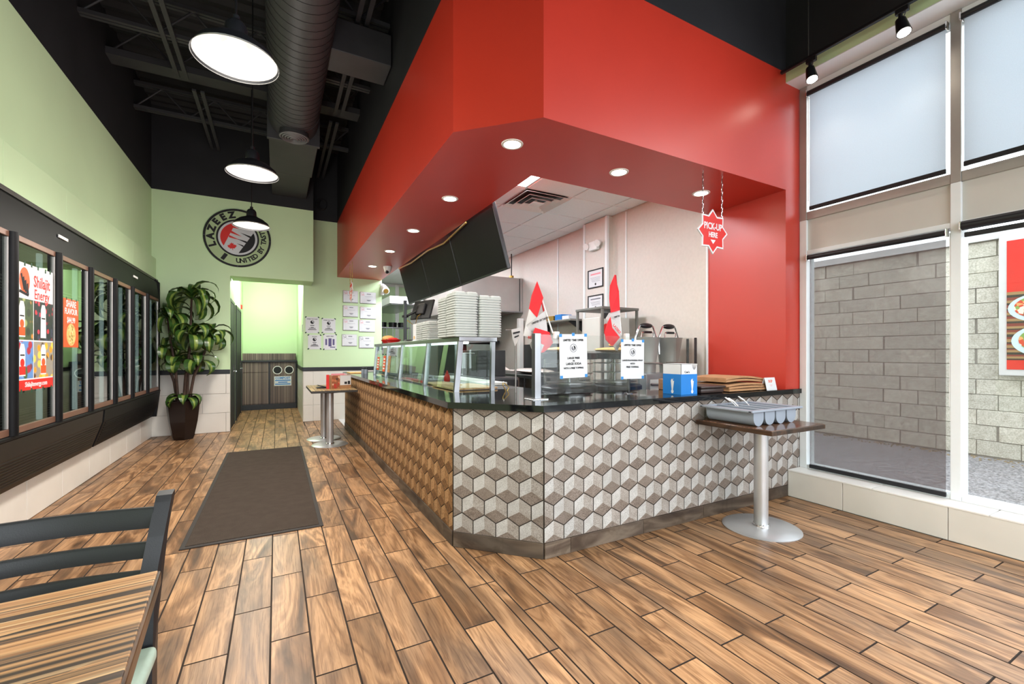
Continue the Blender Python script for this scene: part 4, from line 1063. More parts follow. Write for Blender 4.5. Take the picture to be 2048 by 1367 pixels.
# ---- track lights by the window
t = thing('track_rail', 'thin black track rail hung along the top of the window wall', 'rail', (4.10, .6, 3.905))
q = MB(); q.rbox(4.085, 4.115, -2.5, 2.40, 3.905, 3.93, .003); part('rail', q, 'black_plastic', t)
q = MB(); q.tube([(4.1, 2.163, 3.93), (4.1, 2.163, ZT - .02)], .004, 6); part('cable', q, 'steel_dull', t)
for (y, lb) in ((2.15, 'black track spotlight with lit lamp beside the red wall'), (1.52, 'black track spotlight with lit lamp above the upper window'), (.3, 'black track spotlight out along the rail')):
    t = thing('track_spotlight', lb, 'spotlight', (4.1, y, 3.7), 'black track spotlights')
    q = MB(); q.rbox(4.085, 4.115, y - .05, y + .03, 3.865, 3.904, .004); part('adapter', q, 'black_plastic', t)
    q = MB(); q.cyl((4.1, y, 3.865), (4.1, y, 3.80), .014, n=10); part('stem', q, 'black_plastic', t, 40)
    q = MB(); q.cyl((4.10, y, 3.82), (4.075, y - .03, 3.70), .032, .046, 20); part('head', q, 'black_plastic', t, 40)
    q = MB(); q.disc((4.0746, y - .0305, 3.698), .04, 20, nrm=(-.2, -.24, -.95)); part('lens', q, 'track_glow', t)
    q = MB(); q.tube([(4.09, y - .03, 3.87), (4.06, y - .05, 3.85), (4.075, y - .03, 3.82)], .004, 6); part('wire', q, 'black_plastic', t)
    lamp('track_lamp', 'SPOT', (4.07, y - .035, 3.685), LAMP['track'], (1, .9, .76), (0, math.radians(-12), 0), .03, spot=100, blend=.8)

# ---- air duct
t = thing('air_duct', 'big black spiral air duct running under the roof deck', 'duct', (.2, 2.0, 4.2))
prof = []
q = MB(); n = 40; y = -2.6; ys_ = []
while y < 6.25: ys_.append(y); y += .11
for k in range(len(ys_) - 1):
    ya, yb = ys_[k], ys_[k + 1]
    q.cyl((.2, ya, 4.43), (.2, ya + .012, 4.43), .2925, .2925, 32, cap=False); q.cyl((.2, ya + .012, 4.43), (.2, yb, 4.43), .29, .29, 32, cap=False)
part('spiral_pipe', q, 'black_steel', t, 40)
q = MB(); q.cyl((.2, 6.18, 4.43), (.2, 6.6, 4.43), .295, .295, 32); part('end_collar', q, 'black_steel', t, 40)
q = MB(); q.rbox(-.09, .5, 6.55, 7.75, 4.15, 4.72, .01); part('plenum', q, 'black_steel', t)
q = MB(); q.rbox(-.07, .48, 7.755, 8.89, 4.155, 4.71, .01); part('plenum', q, 'black_steel', t)
q = MB(); q.rbox(-.11, .52, 6.5, 6.56, 4.13, 4.73, .006); part('flange', q, 'black_steel', t)
for k in range(5):
    q = MB(); r = .17 - .03 * k; q.lathe([(r, 4.10 - .004 * k), (r - .012, 4.09 - .004 * k), (r - .02, 4.105)], (.2, 6.3, 0), 28); part('diffuser_ring', q, 'duct_grey', t, 40)
q = MB(); q.cyl((.2, 6.3, 4.106), (.2, 6.3, 4.22), .178, .16, 28); part('diffuser_neck', q, 'black_steel', t, 40)
q = MB(); q.T = Matrix.Translation((.44, 4.88, 4.36)); q.rbox(0, .63, -.19, .19, 0, .33, .008); part('branch_duct', q, 'black_steel', t)
q = MB(); q.lathe([(.0, .0), (.02, .0)], (0, 0, 0), 4)
t = thing('cable_coil', 'coil of black cable hung on the black wall above the certificate wall', 'cable', (.78, 9.46, 4.2))
q = MB()
for k in range(4): q.tube([(.78 + (.1 - .012 * k) * math.cos(a) + .01 * k, 9.455 - .008 * k, 4.28 + (.12 - .01 * k) * math.sin(a)) for a in [j * 2 * PI / 20 for j in range(20)]], .006, 5, closed=True)
part('loops', q, 'dark_steel', t, 40, kind='stuff')

# ================================================================== COOLER
CX = -1.6
PYS = [2.85, 3.56, 4.275, 4.985, 5.70, 6.43, 7.10, 7.83, 8.55]
t = cooler = thing('display_cooler', 'black built-in drinks cooler with glass doors along the green wall', 'cooler', (CX, 5.7, .36))
b = MB()
b.box(-2.56, -2.5, 2.7, 8.88, .3, 2.55).box(-2.56, XL, 2.7, 8.88, 2.492, 2.55).box(-2.56, XL, 2.7, 8.88, .3, .355).box(-2.56, XL, 2.7, 2.76, .3, 2.5).box(-2.56, XL, 8.83, 8.88, .3, 2.5)
part('cabinet', b, 'dark_steel', t)
b = MB(); b.prism([(XL, 2.7, 2.49), (-1.70, 2.7, 2.49), (-1.62, 2.7, 2.42), (-1.60, 2.7, 2.17), (XL, 2.7, 2.17)], (0, 5.9, 0)); part('header', b, 'cooler_black', t)
b = MB(); b.rbox(-1.715, -1.655, 2.7, 8.80, 2.46, 2.497, .004); part('header_trim', b, 'dark_frame', t)
b = MB(); b.rbox(XL, -1.585, 2.7, 8.58, .745, .772, .006); part('sill', b, 'cooler_black', t)
b = MB(); b.prism([(XL, 8.58, .36), (-1.64, 8.58, .36), (-1.60, 8.58, .72), (-1.60, 8.58, 2.43), (-1.66, 8.58, 2.49), (XL, 8.58, 2.49)], (0, .05, 0)); part('end_frame', b, 'cooler_black', t)
for (ya, yb) in ((6.10, 8.57), (2.7, 6.05)):
    b = MB(); b.prism([(XL, ya, .36), (-1.685, ya, .362), (-1.60, ya, .62), (-1.59, ya, .742), (XL, ya, .742)], (0, yb - ya, 0)); kp = part('kick_panel', b, 'cooler_black' if ya > 6 else 'kick_brown', t)
    for k in range(9):
        z = .40 + k * .024; xx = -1.685 + (z - .362) / .258 * .085
        b = MB(); b.prism([(xx - .004, ya + .06, z), (xx + .007, ya + .06, z + .004), (xx + .007, ya + .06, z + .012), (xx - .004, ya + .06, z + .014)], (0, yb - ya - .12, 0)); part('grille_slat', b, 'cooler_black' if ya > 6 else 'kick_brown', kp)
for i, (ya, yb) in enumerate(zip(PYS[:-1], PYS[1:])):
    d = None
    b = MB()
    a, c = ya + .03, yb - .005
    b.rbox(-1.632, -1.60, a, c, 2.13, 2.172, .003, 0).rbox(-1.632, -1.60, a, c, .775, .822, .003, 0)
    b.rbox(-1.632, -1.602, a, a + .03, .822, 2.13, .003, 1).rbox(-1.632, -1.602, c - .035, c, .822, 2.13, .003, 2)
    d = part('door', b, ['copper_rail', 'cooler_black', 'alu_dark'], t)
    b = MB(); b.box(-1.616, -1.612, a + .03, c - .035, .822, 2.13); part('pane', b, 'cooler_glass', d)
    b = MB(); b.cyl((-1.60, ya, .7725), (-1.60, ya, 2.17), .034, n=16); part('handle_post', b, 'cooler_black', d, 40)
    b = MB(); b.rbox(-1.72, -1.69, c - .02, c + .02, .8, 2.15, .005); part('light_strip', b, 'led', d)
for k in range(4):
    b = MB(); z = .72 + k * .4
    for r in range(8): b.box(-2.45 + r * .09, -2.44 + r * .09, 2.8, 8.8, z, z + .01)
    b.box(-2.46, -1.78, 2.8, 2.82, z - .01, z).box(-2.46, -1.78, 8.78, 8.8, z - .01, z)
    part('wire_shelf', b, 'steel_dull', t)
b = MB(); b.rbox(-1.607, -1.598, 5.02, 5.2, 2.305, 2.33, .001); part('label_plate', b, 'white_plastic', t)
b = MB(); b.rbox(-1.607, -1.598, 7.2, 7.38, 2.305, 2.33, .001); part('label_plate', b, 'white_plastic', t)
# posters on the cooler doors
t = thing('drink_poster', 'tall poster of drinks and fruit hung on a cooler door', 'poster', (-1.592, 4.61, 1.07))
S = Sheet((-1.594, 4.33, 1.07), (0, 1, 0))
W_, H_ = .55, .915
q = S.mb(); q.box(0, W_, 0, H_, 0, .0015); part('sheet', q, 'paper', t)
q = S.mb(); q.box(0, W_, 0, .075, .0016, .0022); part('red_band', q, 'red_ink', t)
q = S.mb(); put_text(q, 'Shilajitenergy.com', .05, W_ / 2, .04, 0, .95, .0006); q.v = [v + S.T.to_3x3() @ Vector((0, 0, .0022)) for v in q.v]; part('lettering', q, 'paper', t, kind='stuff')
q = S.mb(); put_text(q, 'Shilajit', .12, .365, .80, 0, .85, .0025); put_text(q, 'Energy', .105, .365, .705, 0, .85, .0015); q.v = [v + S.T.to_3x3() @ Vector((0, 0, .001)) for v in q.v]; part('lettering', q, 'red_ink', t, kind='stuff', label='red brand lettering')
q = S.mb()
q.prism([(.1 + .075 * math.cos(a), .79 + .095 * math.sin(a), .0017) for a in [i * 2 * PI / 18 for i in range(18)]], (0, 0, .0005), 0)
for k in range(4): q.prism([(.04 + .03 * k, .83 - .02 * k, .0023), (.06 + .03 * k, .84 - .02 * k, .0023), (.10 + .02 * k, .73 - .012 * k, .0023), (.085 + .02 * k, .715 - .012 * k, .0023)], (0, 0, .0004), 1)
q.prism([(.02, .70, .0023), (.15, .68, .0023), (.16, .695, .0023), (.03, .72, .0023)], (0, 0, .0004), 1)
part('emblem', q, ['orange', 'ink'], t)
def fruit_print(name, bgc, cols, sc):
    k = NT(name); co = k.coords(); v = k.n('TexVoronoi'); v.inputs['Scale'].default_value = sc; k.l(co, v.inputs['Vector'])
    s2 = k.n('SeparateColor'); k.l(v.outputs['Color'], s2.inputs[0])
    c1 = k.ramp(s2.outputs[0], [(i / len(cols), lin(c)) for i, c in enumerate(cols)], 'CONSTANT')
    c2 = k.mix(c1, lin(bgc), k.ramp(v.outputs['Distance'], [(.4, (0, 0, 0, 1)), (.55, (1, 1, 1, 1))])); k.set(c2, .5); return k.m
PR = [fruit_print('citrus_herb_print', (70, 84, 56), [(92, 110, 60), (60, 70, 50), (226, 140, 40), (150, 160, 100), (50, 56, 44)], 16),
      fruit_print('berry_print', (30, 34, 38), [(196, 40, 60), (36, 40, 52), (150, 30, 50), (30, 44, 36), (210, 60, 80), (56, 60, 80)], 24),
      fruit_print('splash_print', (96, 140, 200), [(170, 40, 60), (90, 130, 200), (200, 214, 236), (120, 60, 70), (70, 100, 60)], 16),
      fruit_print('mango_print', (150, 142, 130), [(240, 176, 40), (230, 150, 30), (150, 146, 140), (90, 60, 44), (245, 200, 80)], 16)]
for (x0, x1, y0, y1, mi, bx, bc) in ((.0, .225, .365, .66, 0, .06, 'orange'), (.235, .55, .365, .66, 1, .385, 'paper'), (0, .225, .085, .355, 2, .065, 'red_ink'), (.235, .55, .085, .355, 3, .385, 'orange')):
    q = S.mb(); q.box(x0, x1, y0, y1, .0016, .0021); pic = part('picture', q, PR[mi], t)
    q = S.mb(); q.prism([(bx - .045, y0 + .02, .0022), (bx + .045, y0 + .02, .0022), (bx + .04, y1 - .06, .0022), (bx + .022, y1 - .02, .0022), (bx - .022, y1 - .02, .0022), (bx - .04, y1 - .06, .0022)], (0, 0, .0005), 0)
    q.box(bx - .043, bx + .043, y0 + .03, y0 + .09, .0028, .0032, 1).disc((bx, y0 + .115, .0030), .03, 14, 1).box(bx - .03, bx + .03, y0 + .165, y0 + .175, .0028, .0032, 2)
    part('bottle_print', q, ['paper', bc, 'ink'], pic, kind='stuff')
for (x, y) in ((.1, H_), (.2, H_ + .005), (.3, H_), (.42, H_ - .005), (.5, H_), (.05, 0), (.2, 0), (.38, 0), (.52, 0)):
    q = S.mb(); q.box(x - .01, x + .01, y - .02, y + .012, .0024, .0032); part('tape', q, 'green_tape', t)
t = thing('pizza_poster', 'small orange poster with a round dish hung on a cooler door', 'poster', (-1.592, 5.23, 1.39))
S = Sheet((-1.594, 5.08, 1.39), (0, 1, 0)); W_, H_ = .32, .42
q = S.mb(); q.box(0, W_, 0, H_, 0, .0015); part('sheet', q, 'orange', t)
q = S.mb(); put_text(q, 'SHARE', .08, W_ / 2, .375, 0, .9, .0015); put_text(q, 'FLAVOUR', .072, W_ / 2, .31, 0, .85, .0015); put_text(q, '$44.99', .07, W_ / 2, .235, 0, .9, .0015); q.v = [v + S.T.to_3x3() @ Vector((0, 0, .0012)) for v in q.v]; part('lettering', q, 'paper', t, kind='stuff')
q = S.mb(); q.disc((W_ / 2, .11, .002), .098, 30, 0).disc((W_ / 2, .11, .0026), .085, 26, 1); part('dish_print', q, ['bread', fruit_print('pizza_print', (226, 190, 120), [(222, 170, 90), (200, 120, 60), (240, 214, 160), (150, 130, 60)], 40)], t)
q = S.mb()
for x in (.06, .17, .27): q.box(x - .008, x + .008, H_ - .012, H_ + .012, .002, .0028)
part('tape', q, 'green_tape', t, kind='stuff')

# ================================================================== FLOOR MAT AND TABLES
t = thing('floor_mat', 'long brown carpet runner lying on the plank floor beside the counter', 'mat', (-.13, 5.33, 0))
q = MB(); q.rbox(-.585, .322, 3.69, 6.99, 0, .008, .003); part('rubber_border', q, 'mat_rubber', t)
q = MB(); q.rbox(-.555, .292, 3.725, 6.955, .006, .013, .004); part('pile', q, 'mat_pile', t)

def pedestal(name, label, x0, x1, y0, y1, zt, cx, cy_, cr, dr, top, edge, th=.036, group=None, disc_h=.016):
    t = thing(name, label, 'table', (cx, cy_, 0), group)
    q = MB(); q.rbox(x0 + .006, x1 - .006, y0 + .006, y1 - .006, zt - .006, zt, .002); part('laminate_top', q, top, t)
    q = MB(); q.rbox(x0, x1, y0, y1, zt - th, zt - .004, .004); part('edge_band', q, edge, t)
    q = MB(); q.cyl((cx, cy_, disc_h), (cx, cy_, zt - th), cr, n=24); part('column', q, 'table_steel', t, 40)
    q = MB(); q.cyl((cx, cy_, zt - th - .012), (cx, cy_, zt - th), .14, n=20); part('mounting_plate', q, 'dark_steel', t, 40)
    q = MB(); q.lathe([(0, .001), (dr, .001), (dr, .006), (dr - .02, disc_h), (cr + .01, disc_h + .003), (0, disc_h + .003)], (cx, cy_, 0), 40); part('base_disc', q, 'table_steel', t, 40)
    q = MB(); q.lathe([(cr + .012, disc_h + .003), (cr + .01, disc_h + .014), (cr, disc_h + .018)], (cx, cy_, 0), 24); part('collar', q, 'chrome', t, 40)
    return t
pedestal('pedestal_table', 'square dark-topped pedestal table holding the grey cutlery bin beside the counter', 2.955, 3.62, 1.79, 2.40, .81, 3.285, 2.075, .05, .272, 'zebra_dark', 'edge_wood', group='pedestal tables')
pedestal('pedestal_table', 'striped pedestal table standing at the far end of the mat, the one nearer the camera', .425, 1.04, 6.69, 7.305, .81, .69, 6.93, .05, .25, 'zebra_y', 'dark_frame', group='pedestal tables')
pedestal('pedestal_table', 'striped pedestal table pushed up behind another toward the certificate wall', .425, 1.04, 7.31, 7.93, .81, .655, 7.45, .05, .25, 'zebra_y', 'dark_frame', group='pedestal tables')
pedestal('dining_table', 'striped brown laminate table corner in front of the black chair', -.96, -.25, .64, 1.362, .81, -.605, 1.0, .05, .27, 'zebra_x', 'edge_wood', th=.038)
dt = bpy.data.objects['dining_table']; th_ = math.radians(4.5); cn_ = Vector((-.251, 1.362, 0)); dt.location = cn_ + Matrix.Rotation(th_, 3, 'Z') @ (dt.location - cn_); dt.rotation_euler[2] = th_

# cutlery bin: four troughs with rounded ends under one rim
t = thing('cutlery_bin', 'grey plastic cutlery bin with four rounded troughs on the dark pedestal table', 'bin', (3.27, 2.17, .81))
zr = .81 + .108
n = 4; x0, x1, y0, y1 = 3.0, 3.54, 1.955, 2.345; wv = (x1 - x0) / n
for i in range(n):
    a = x0 + i * wv + .008; c = x0 + (i + 1) * wv - .008; r = (c - a) / 2; cx = (a + c) / 2
    out = [(a, zr)] + [(cx - r * math.cos(k * PI / 12), .811 + r - r * math.sin(k * PI / 12)) for k in range(13)] + [(c, zr)]
    inn = [(cx + (x - cx) * .93, z + (.006 if z < zr else 0)) for x, z in out]
    q = MB()
    m = len(out)
    for (ya, yb) in ((y0, y1),):
        for k in range(m - 1):
            (xa, za), (xb, zb) = out[k], out[k + 1]; q.add([(xa, ya, za), (xb, ya, zb), (xb, yb, zb), (xa, yb, za)], [(0, 1, 2, 3)])
            (xa, za), (xb, zb) = inn[k], inn[k + 1]; q.add([(xa, ya + .006, za), (xb, ya + .006, zb), (xb, yb - .006, zb), (xa, yb - .006, za)], [(3, 2, 1, 0)])
    for yy in (y0, y1, y0 + .006, y1 - .006): q.add([(x, yy, z) for x, z in (out if yy in (y0, y1) else inn)], [tuple(range(m))])
    part('trough', q, 'grey_plastic', t, 40)
q = MB()
q.rbox(x0 - .045, x1 + .045, y0 - .025, y0 + .008, zr - .004, zr + .012, .005).rbox(x0 - .045, x1 + .045, y1 - .008, y1 + .025, zr - .004, zr + .012, .005)
for i in range(n + 1):
    xx = x0 + i * wv; wd = .011 if 0 < i < n else .03; off = 0 if 0 < i < n else (-.015 if i == 0 else .015)
    q.rbox(xx - wd + off, xx + wd + off, y0 - .02, y1 + .02, zr - .003, zr + .0115, .004)
part('rim', q, 'grey_plastic', t)
rc = random.Random(5)
FK = ['white plastic fork leaning furthest to one side in the grey bin', 'white plastic fork crossing another over the bin troughs', 'white plastic fork lying lowest in the grey bin']
for i in range(3):
    x = x0 + wv * (1.5 + (i % 2)) + rc.uniform(-.03, .03); y = rc.uniform(2.05, 2.2); a = rc.uniform(-.35, .35)
    k = thing('plastic_fork', FK[i], 'fork', (x, y, zr - .06), 'white plastic cutlery in the bin')
    q = MB(); q.tube([(x, y, zr - .07), (x + a * .08, y + .07, zr - .01), (x + a * .16, y + .14, zr + .035)], [.0035, .003, .004], 6); part('handle', q, 'white_plastic', k)
    q = MB(); q.T = Matrix.Translation((x + a * .16, y + .14, zr + .033)) @ Matrix.Rotation(.5, 4, 'X'); q.rbox(-.011, .011, 0, .03, -.002, .002, .001)
    for u in (-.008, 0, .008): q.rbox(u - .002, u + .002, .03, .055, -.0015, .0015, .0008)
    part('tines', q, 'white_plastic', k)

# things on the far tables
t = thing('menu_holder', 'colourful cardboard flyer holder standing on the far striped table', 'holder', (.86, 7.08, .81))
S = Sheet((.85, 6.99, .81), (1, .25, 0)); 
q = S.mb(); q.box(-.14, .15, 0, .20, -.003, 0).box(-.14, .15, 0, .20, -.14, -.137).box(-.14, -.137, 0, .2, -.137, -.003).box(.147, .15, 0, .2, -.137, -.003).box(-.137, .147, 0, .003, -.137, -.003); part('box', q, 'tan_card', t)
q = S.mb(); q.box(-.138, -.02, .005, .195, .0005, .0012); part('picture_panel', q, fruit_print('dish_panel_print', (150, 90, 60), [(196, 120, 84), (230, 190, 160), (90, 60, 50), (220, 220, 214), (180, 60, 50)], 22), t)
q = S.mb(); q.box(-.015, .148, .05, .195, .0005, .0012); pp = part('white_panel', q, 'paper', t)
q = S.mb(); q.box(.05, .09, .065, .10, .0014, .0018).box(.1, .135, .06, .11, .0014, .0018); part('print', q, 'ink', pp, kind='stuff')
for i in range(4):
    q = S.mb(); q.T = S.T @ Matrix.Translation((.02 * i - .03, .06, -.02 - .025 * i)) @ Matrix.Rotation(-.15, 4, 'X'); q.box(-.1, .1, 0, .165 - .004 * i, -.001, .001)
    o = solo('flyer', q, 'paper' if i % 2 else 'pink_ink', ['pink flyer standing at the front of the cardboard holder', 'white flyer second in the cardboard holder', 'pink flyer third in the cardboard holder', 'white flyer at the back of the cardboard holder'][i], 'flyer', (.86, 7.05 + .02 * i, .87), 'flyers in the holder')
q = MB(); q.rbox(.645, .685, 6.98, 7.0, .8105, 1.02, .004); solo('red_card', q, 'red_ink', 'narrow red card standing beside the flyer holder on the far table', 'card', (.665, 6.99, .8105))
t = thing('bill_tray', 'small black bill tray lying on the far striped table', 'tray', (.63, 7.2, .81))
q = MB(); q.rbox(.53, .70, 7.12, 7.29, .8105, .826, .005); part('tray', q, 'black_plastic', t)
q = MB(); q.T = Matrix.Translation((.63, 7.2, .828)) @ Matrix.Rotation(.25, 4, 'Y'); q.rbox(-.09, .09, -.07, .07, 0, .012, .004); part('flap', q, 'black_plastic', t)

# ladder-back chair
t = thing('dining_chair', 'black metal ladder-back chair with pale mint seat drawn up to the striped table', 'chair', (-.53, 1.45, 0))
cx0, cx1 = -.775, -.315
for x, sg_ in ((cx0, -1), (cx1, 1)):
    q = MB(); pf = [(1.50, .0), (1.505, .48), (1.53, .70), (1.58, .82), (1.622, .905), (1.632, .922), (1.648, .928), (1.662, .915), (1.618, .82), (1.572, .70), (1.545, .48), (1.535, .0)]
    q.prism([(x - .018, y + (.012 if k > 5 else -.006), z) for k, (y, z) in enumerate(pf)], (.038, 0, 0))
    for v in q.v: v.x += sg_ * max(0, v.z - .7) * .10
    part('back_post', q, 'black_satin', t)
def rail(z0, z1, y, nm='back_slat'):
    q = MB(); N = 14
    P0 = []
    ex = max(0, z0 - .7) * .1
    for k in range(N + 1):
        u = k / N; x = cx0 - ex + .012 + (cx1 - cx0 - .024 + 2 * ex) * u; P0.append((x, y + .03 * math.sin(u * PI), 0))
    vs = []; fs = []
    for k, (x, yy, up) in enumerate(P0):
        vs += [(x, yy - .009, z0 + up), (x, yy + .009, z0 + up), (x, yy + .013, z1 + up - .006), (x, yy + .006, z1 + up), (x, yy - .003, z1 + up), (x, yy - .008, z1 + up - .006)]
        if k:
            for j in range(6): fs.append(((k - 1) * 6 + j, (k - 1) * 6 + (j + 1) % 6, k * 6 + (j + 1) % 6, k * 6 + j))
    fs += [tuple(range(6)), tuple(range(N * 6, N * 6 + 6))]
    q.add(vs, fs); part(nm, q, 'black_satin', t, 50)
rail(.837, .895, 1.612); rail(.764, .807, 1.582); rail(.695, .74, 1.552)
q = MB(); q.rbox(-.785, -.283, 1.12, 1.50, .515, .556, .014, seg=3); part('seat', q, 'mint', t, 40, label='pale mint padded seat')
q = MB(); q.rbox(-.765, -.30, 1.14, 1.52, .488, .514, .004); part('seat_frame', q, 'black_satin', t)
for x in (cx0, cx1):
    q = MB(); q.rbox(x - .014, x + .016, 1.14, 1.17, 0, .488, .003); part('front_leg', q, 'black_satin', t)
    q = MB(); q.cyl((x, 1.16, .16), (x, 1.51, .16), .009, n=8); part('stretcher', q, 'black_satin', t)

# ================================================================== PLANT
t = plant = thing('potted_dracaena', 'tall leafy dracaena with thick canes in a dark tapered pot by the green wall', 'plant', (-1.28, 8.46, 0))
PXc, PYc = -1.285, 8.46
q = MB()
def hexring(r, z): return [(PXc + r * math.cos(a), PYc + r * math.sin(a), z) for a in [PI / 6 + .28 + k * PI / 3 for k in range(6)]]
lv = [(.135, 0), (.155, .05), (.20, .28), (.232, .57), (.232, .60), (.21, .60), (.205, .55), (0.02, .53)]
rings = [hexring(r, z) for r, z in lv]
vs = [v for r in rings for v in r]; fs = [tuple(range(6))[::-1]]
for k in range(len(lv) - 1):
    for j in range(6): fs.append((k * 6 + j, k * 6 + (j + 1) % 6, (k + 1) * 6 + (j + 1) % 6, (k + 1) * 6 + j))
q.add(vs, fs); part('pot', q, 'pot', t)
q = MB(); q.lathe([(0, .57), (.12, .56), (.19, .55)], (PXc, PYc, 0), 18); part('soil', q, 'soil', t, 60)
heads = [(-1.168, 8.42, 2.22, 0.0, 17, .62), (-1.475, 8.44, 1.93, 1, 16, .52), (-1.15, 8.36, 1.66, 1, 14, .5), (-.93, 8.40, 1.62, 1, 15, .48), (-1.53, 8.46, 1.42, 2, 12, .44), (-1.36, 8.40, 1.22, 2, 9, .36), (-1.10, 8.38, 1.24, 2, 10, .42), (-1.27, 8.44, .66, 3, 8, .36)]
rc = random.Random(21)
def leaf(base, az, el, L, W, droop):
    """arching strap leaf: green margins and a paler middle stripe"""
    N = 8; mbx = MB(); vs = []; fs = []; mi = []
    p = Vector(base); d_el = el
    st = L / N
    for k in range(N + 1):
        u = k / N
        d = Vector((math.cos(az) * math.cos(d_el), math.sin(az) * math.cos(d_el), math.sin(d_el)))
        side = Vector((-math.sin(az), math.cos(az), 0)); up = side.cross(d) * -1
        w = W * (.28 + .9 * math.sin(PI * min(1, u * .93 + .07)) ** .8) * (1 - u ** 5) + .001
        fold = .22
        for sx in (-1, -.3, 0, .3, 1): vs.append(p + side * w * sx + up * w * fold * abs(sx) + Vector((0, 0, .006 * math.sin(u * 9 + sx))))
        if k < N: p = p + d * st
        d_el -= droop / N * (1.5 if .15 < u < .8 else .8)
    for k in range(N):
        for j in range(4):
            fs.append((k * 5 + j, k * 5 + j + 1, (k + 1) * 5 + j + 1, (k + 1) * 5 + j)); mi.append(1 if j in (1, 2) else 0)
    b0 = len(mbx.v); mbx.v += vs; mbx.f += [list(f) for f in fs]; mbx.mi += mi
    return mbx
canes = [(0, -1.235, .02), (1, -1.34, -.02), (2, -1.27, -.05), (3, -1.215, .0), (4, -1.36, .04)]
for hi, bx, dy in canes:
    hx, hy, hz = heads[hi][:3]
    q = MB(); q.tube([(bx, PYc + dy, .54), (bx + (hx - bx) * .25, PYc + dy + (hy - PYc) * .3, .54 + (hz - .54) * .4), (bx + (hx - bx) * .75, PYc + dy + (hy - PYc) * .7, .54 + (hz - .54) * .75), (hx, hy, hz)], [.021, .019, .016, .013], 8); part('cane', q, 'cane', t, 40)
for (hx, hy, hz, typ, n, L) in heads:
    for k in range(n):
        az = 2 * PI * k / n * (1 if True else 0) + rc.uniform(-.35, .35) + k * .9
        tier = k / n
        el = 1.35 - 1.5 * tier + rc.uniform(-.15, .15)
        if typ == 3: el = rc.uniform(.3, .9)
        LL = L * rc.uniform(.78, 1.08)
        # keep the foliage clear of the walls
        reach = LL * .62
        if hx + math.cos(az) * reach < -1.62: LL *= .6
        if hy + math.sin(az) * reach > 8.84: LL = max(.16, LL * (8.82 - hy) / max(.05, math.sin(az) * reach))
        q = leaf((hx + .015 * math.cos(az), hy + .015 * math.sin(az), hz - .05 * tier), az, el, LL, rc.uniform(.048, .072) * (1.1 if typ else 1), rc.uniform(2.3, 3.1) if typ != 3 else 2.4)
        for v in q.v:
            v.x = max(v.x, -1.70 if v.z > 2.6 else -1.56); v.y = min(v.y, 8.865)
        part('leaf', q, ['leaf_dark', 'leaf_pale'], t, 80)

# ================================================================== WALL LOGO
t = thing('round_logo_sign', 'round black-ringed shop logo sign mounted on the green wall above the corridor', 'sign', (-.583, 8.88, 2.81))
S = Sheet((-.583, 8.875, 3.31), (1, 0, 0)); RO = .497
def annulus(S, r0, r1, z0, z1, n=56):
    q = S.mb(); vs = []; fs = []
    for i in range(n):
        a = 2 * PI * i / n; c, s = math.cos(a), math.sin(a)
        vs += [(r0 * c, r0 * s, z0), (r1 * c, r1 * s, z0), (r1 * c, r1 * s, z1), (r0 * c, r0 * s, z1)]
    for i in range(n):
        j = (i + 1) % n
        for k in range(4): fs.append((i * 4 + k, i * 4 + (k + 1) % 4, j * 4 + (k + 1) % 4, j * 4 + k))
    q.add(vs, fs); return q
q = S.mb(); q.prism([(RO * math.cos(a), RO * math.sin(a), -.004) for a in [i * 2 * PI / 56 for i in range(56)]], (0, 0, .004)); part('clear_backing', q, NT('clear_acrylic').set(lin((176, 196, 154)), .12, spec=.5), t)
part('outer_ring', annulus(S, .464, .497, 0, .006), 'ink', t); part('inner_ring', annulus(S, .288, .315, 0, .006), 'ink', t)
q = S.mb(); q.prism([(.288 * math.cos(a), .288 * math.sin(a), .0005) for a in [i * 2 * PI / 48 for i in range(48)]], (0, 0, .002)); part('silver_disc', q, plain('silver_print', (200, 202, 208), .4), t)
ra = .255
def seg(a0, a1): return [(ra * math.cos(a0 + (a1 - a0) * i / 20), ra * math.sin(a0 + (a1 - a0) * i / 20), .003) for i in range(21)]
q = S.mb(); q.prism(seg(math.radians(98), math.radians(216)), (0, 0, .0015))
for (sx, sy, ex, ey, wv) in ((-.075, .10, .06, .03, .022), (-.10, .02, .03, -.03, .02), (-.05, .19, .02, .16, .02)): q.prism([(sx - .03, sy + wv, .003), (ex, ey, .003), (sx - .03, sy - wv, .003)], (0, 0, .0014))
part('red_segment', q, 'red_ink', t, kind='stuff')
q = S.mb(); q.prism(seg(math.radians(-88), math.radians(26)), (0, 0, .0015))
for (sx, sy, ex, ey, wv) in ((.17, .03, .03, .10, .02), (.10, -.06, -.02, -.01, .018), (.05, -.13, -.02, -.09, .014)): q.prism([(sx + .03, sy + wv, .003), (ex, ey, .003), (sx + .03, sy - wv, .003)], (0, 0, .0014))
part('black_segment', q, 'ink', t, kind='stuff')
mp = [(0, 1), (.18, .68), (.42, .78), (.34, .34), (.56, .5), (.64, .34), (.98, .3), (.88, .02), (.98, -.06), (.52, -.42), (.58, -.56), (.08, -.5), (.05, -.95), (-.05, -.95)]
mp = mp + [(-x, y) for x, y in mp[1:12]][::-1]
q = S.mb(); q.prism([(-.085 + (x * math.cos(.15) - y * math.sin(.15)) * .068, -.15 + (x * math.sin(.15) + y * math.cos(.15)) * .068, .003) for x, y in mp], (0, 0, .0015)); part('maple_leaf', q, 'red_ink', t)
q = S.mb(); q.T = S.T @ Matrix.Translation((-.20, -.335, .001)) @ Matrix.Rotation(math.radians(-32), 4, 'Z'); q.box(-.028, .028, -.055, .06, 0, .005); part('stick', q, 'ink', t)
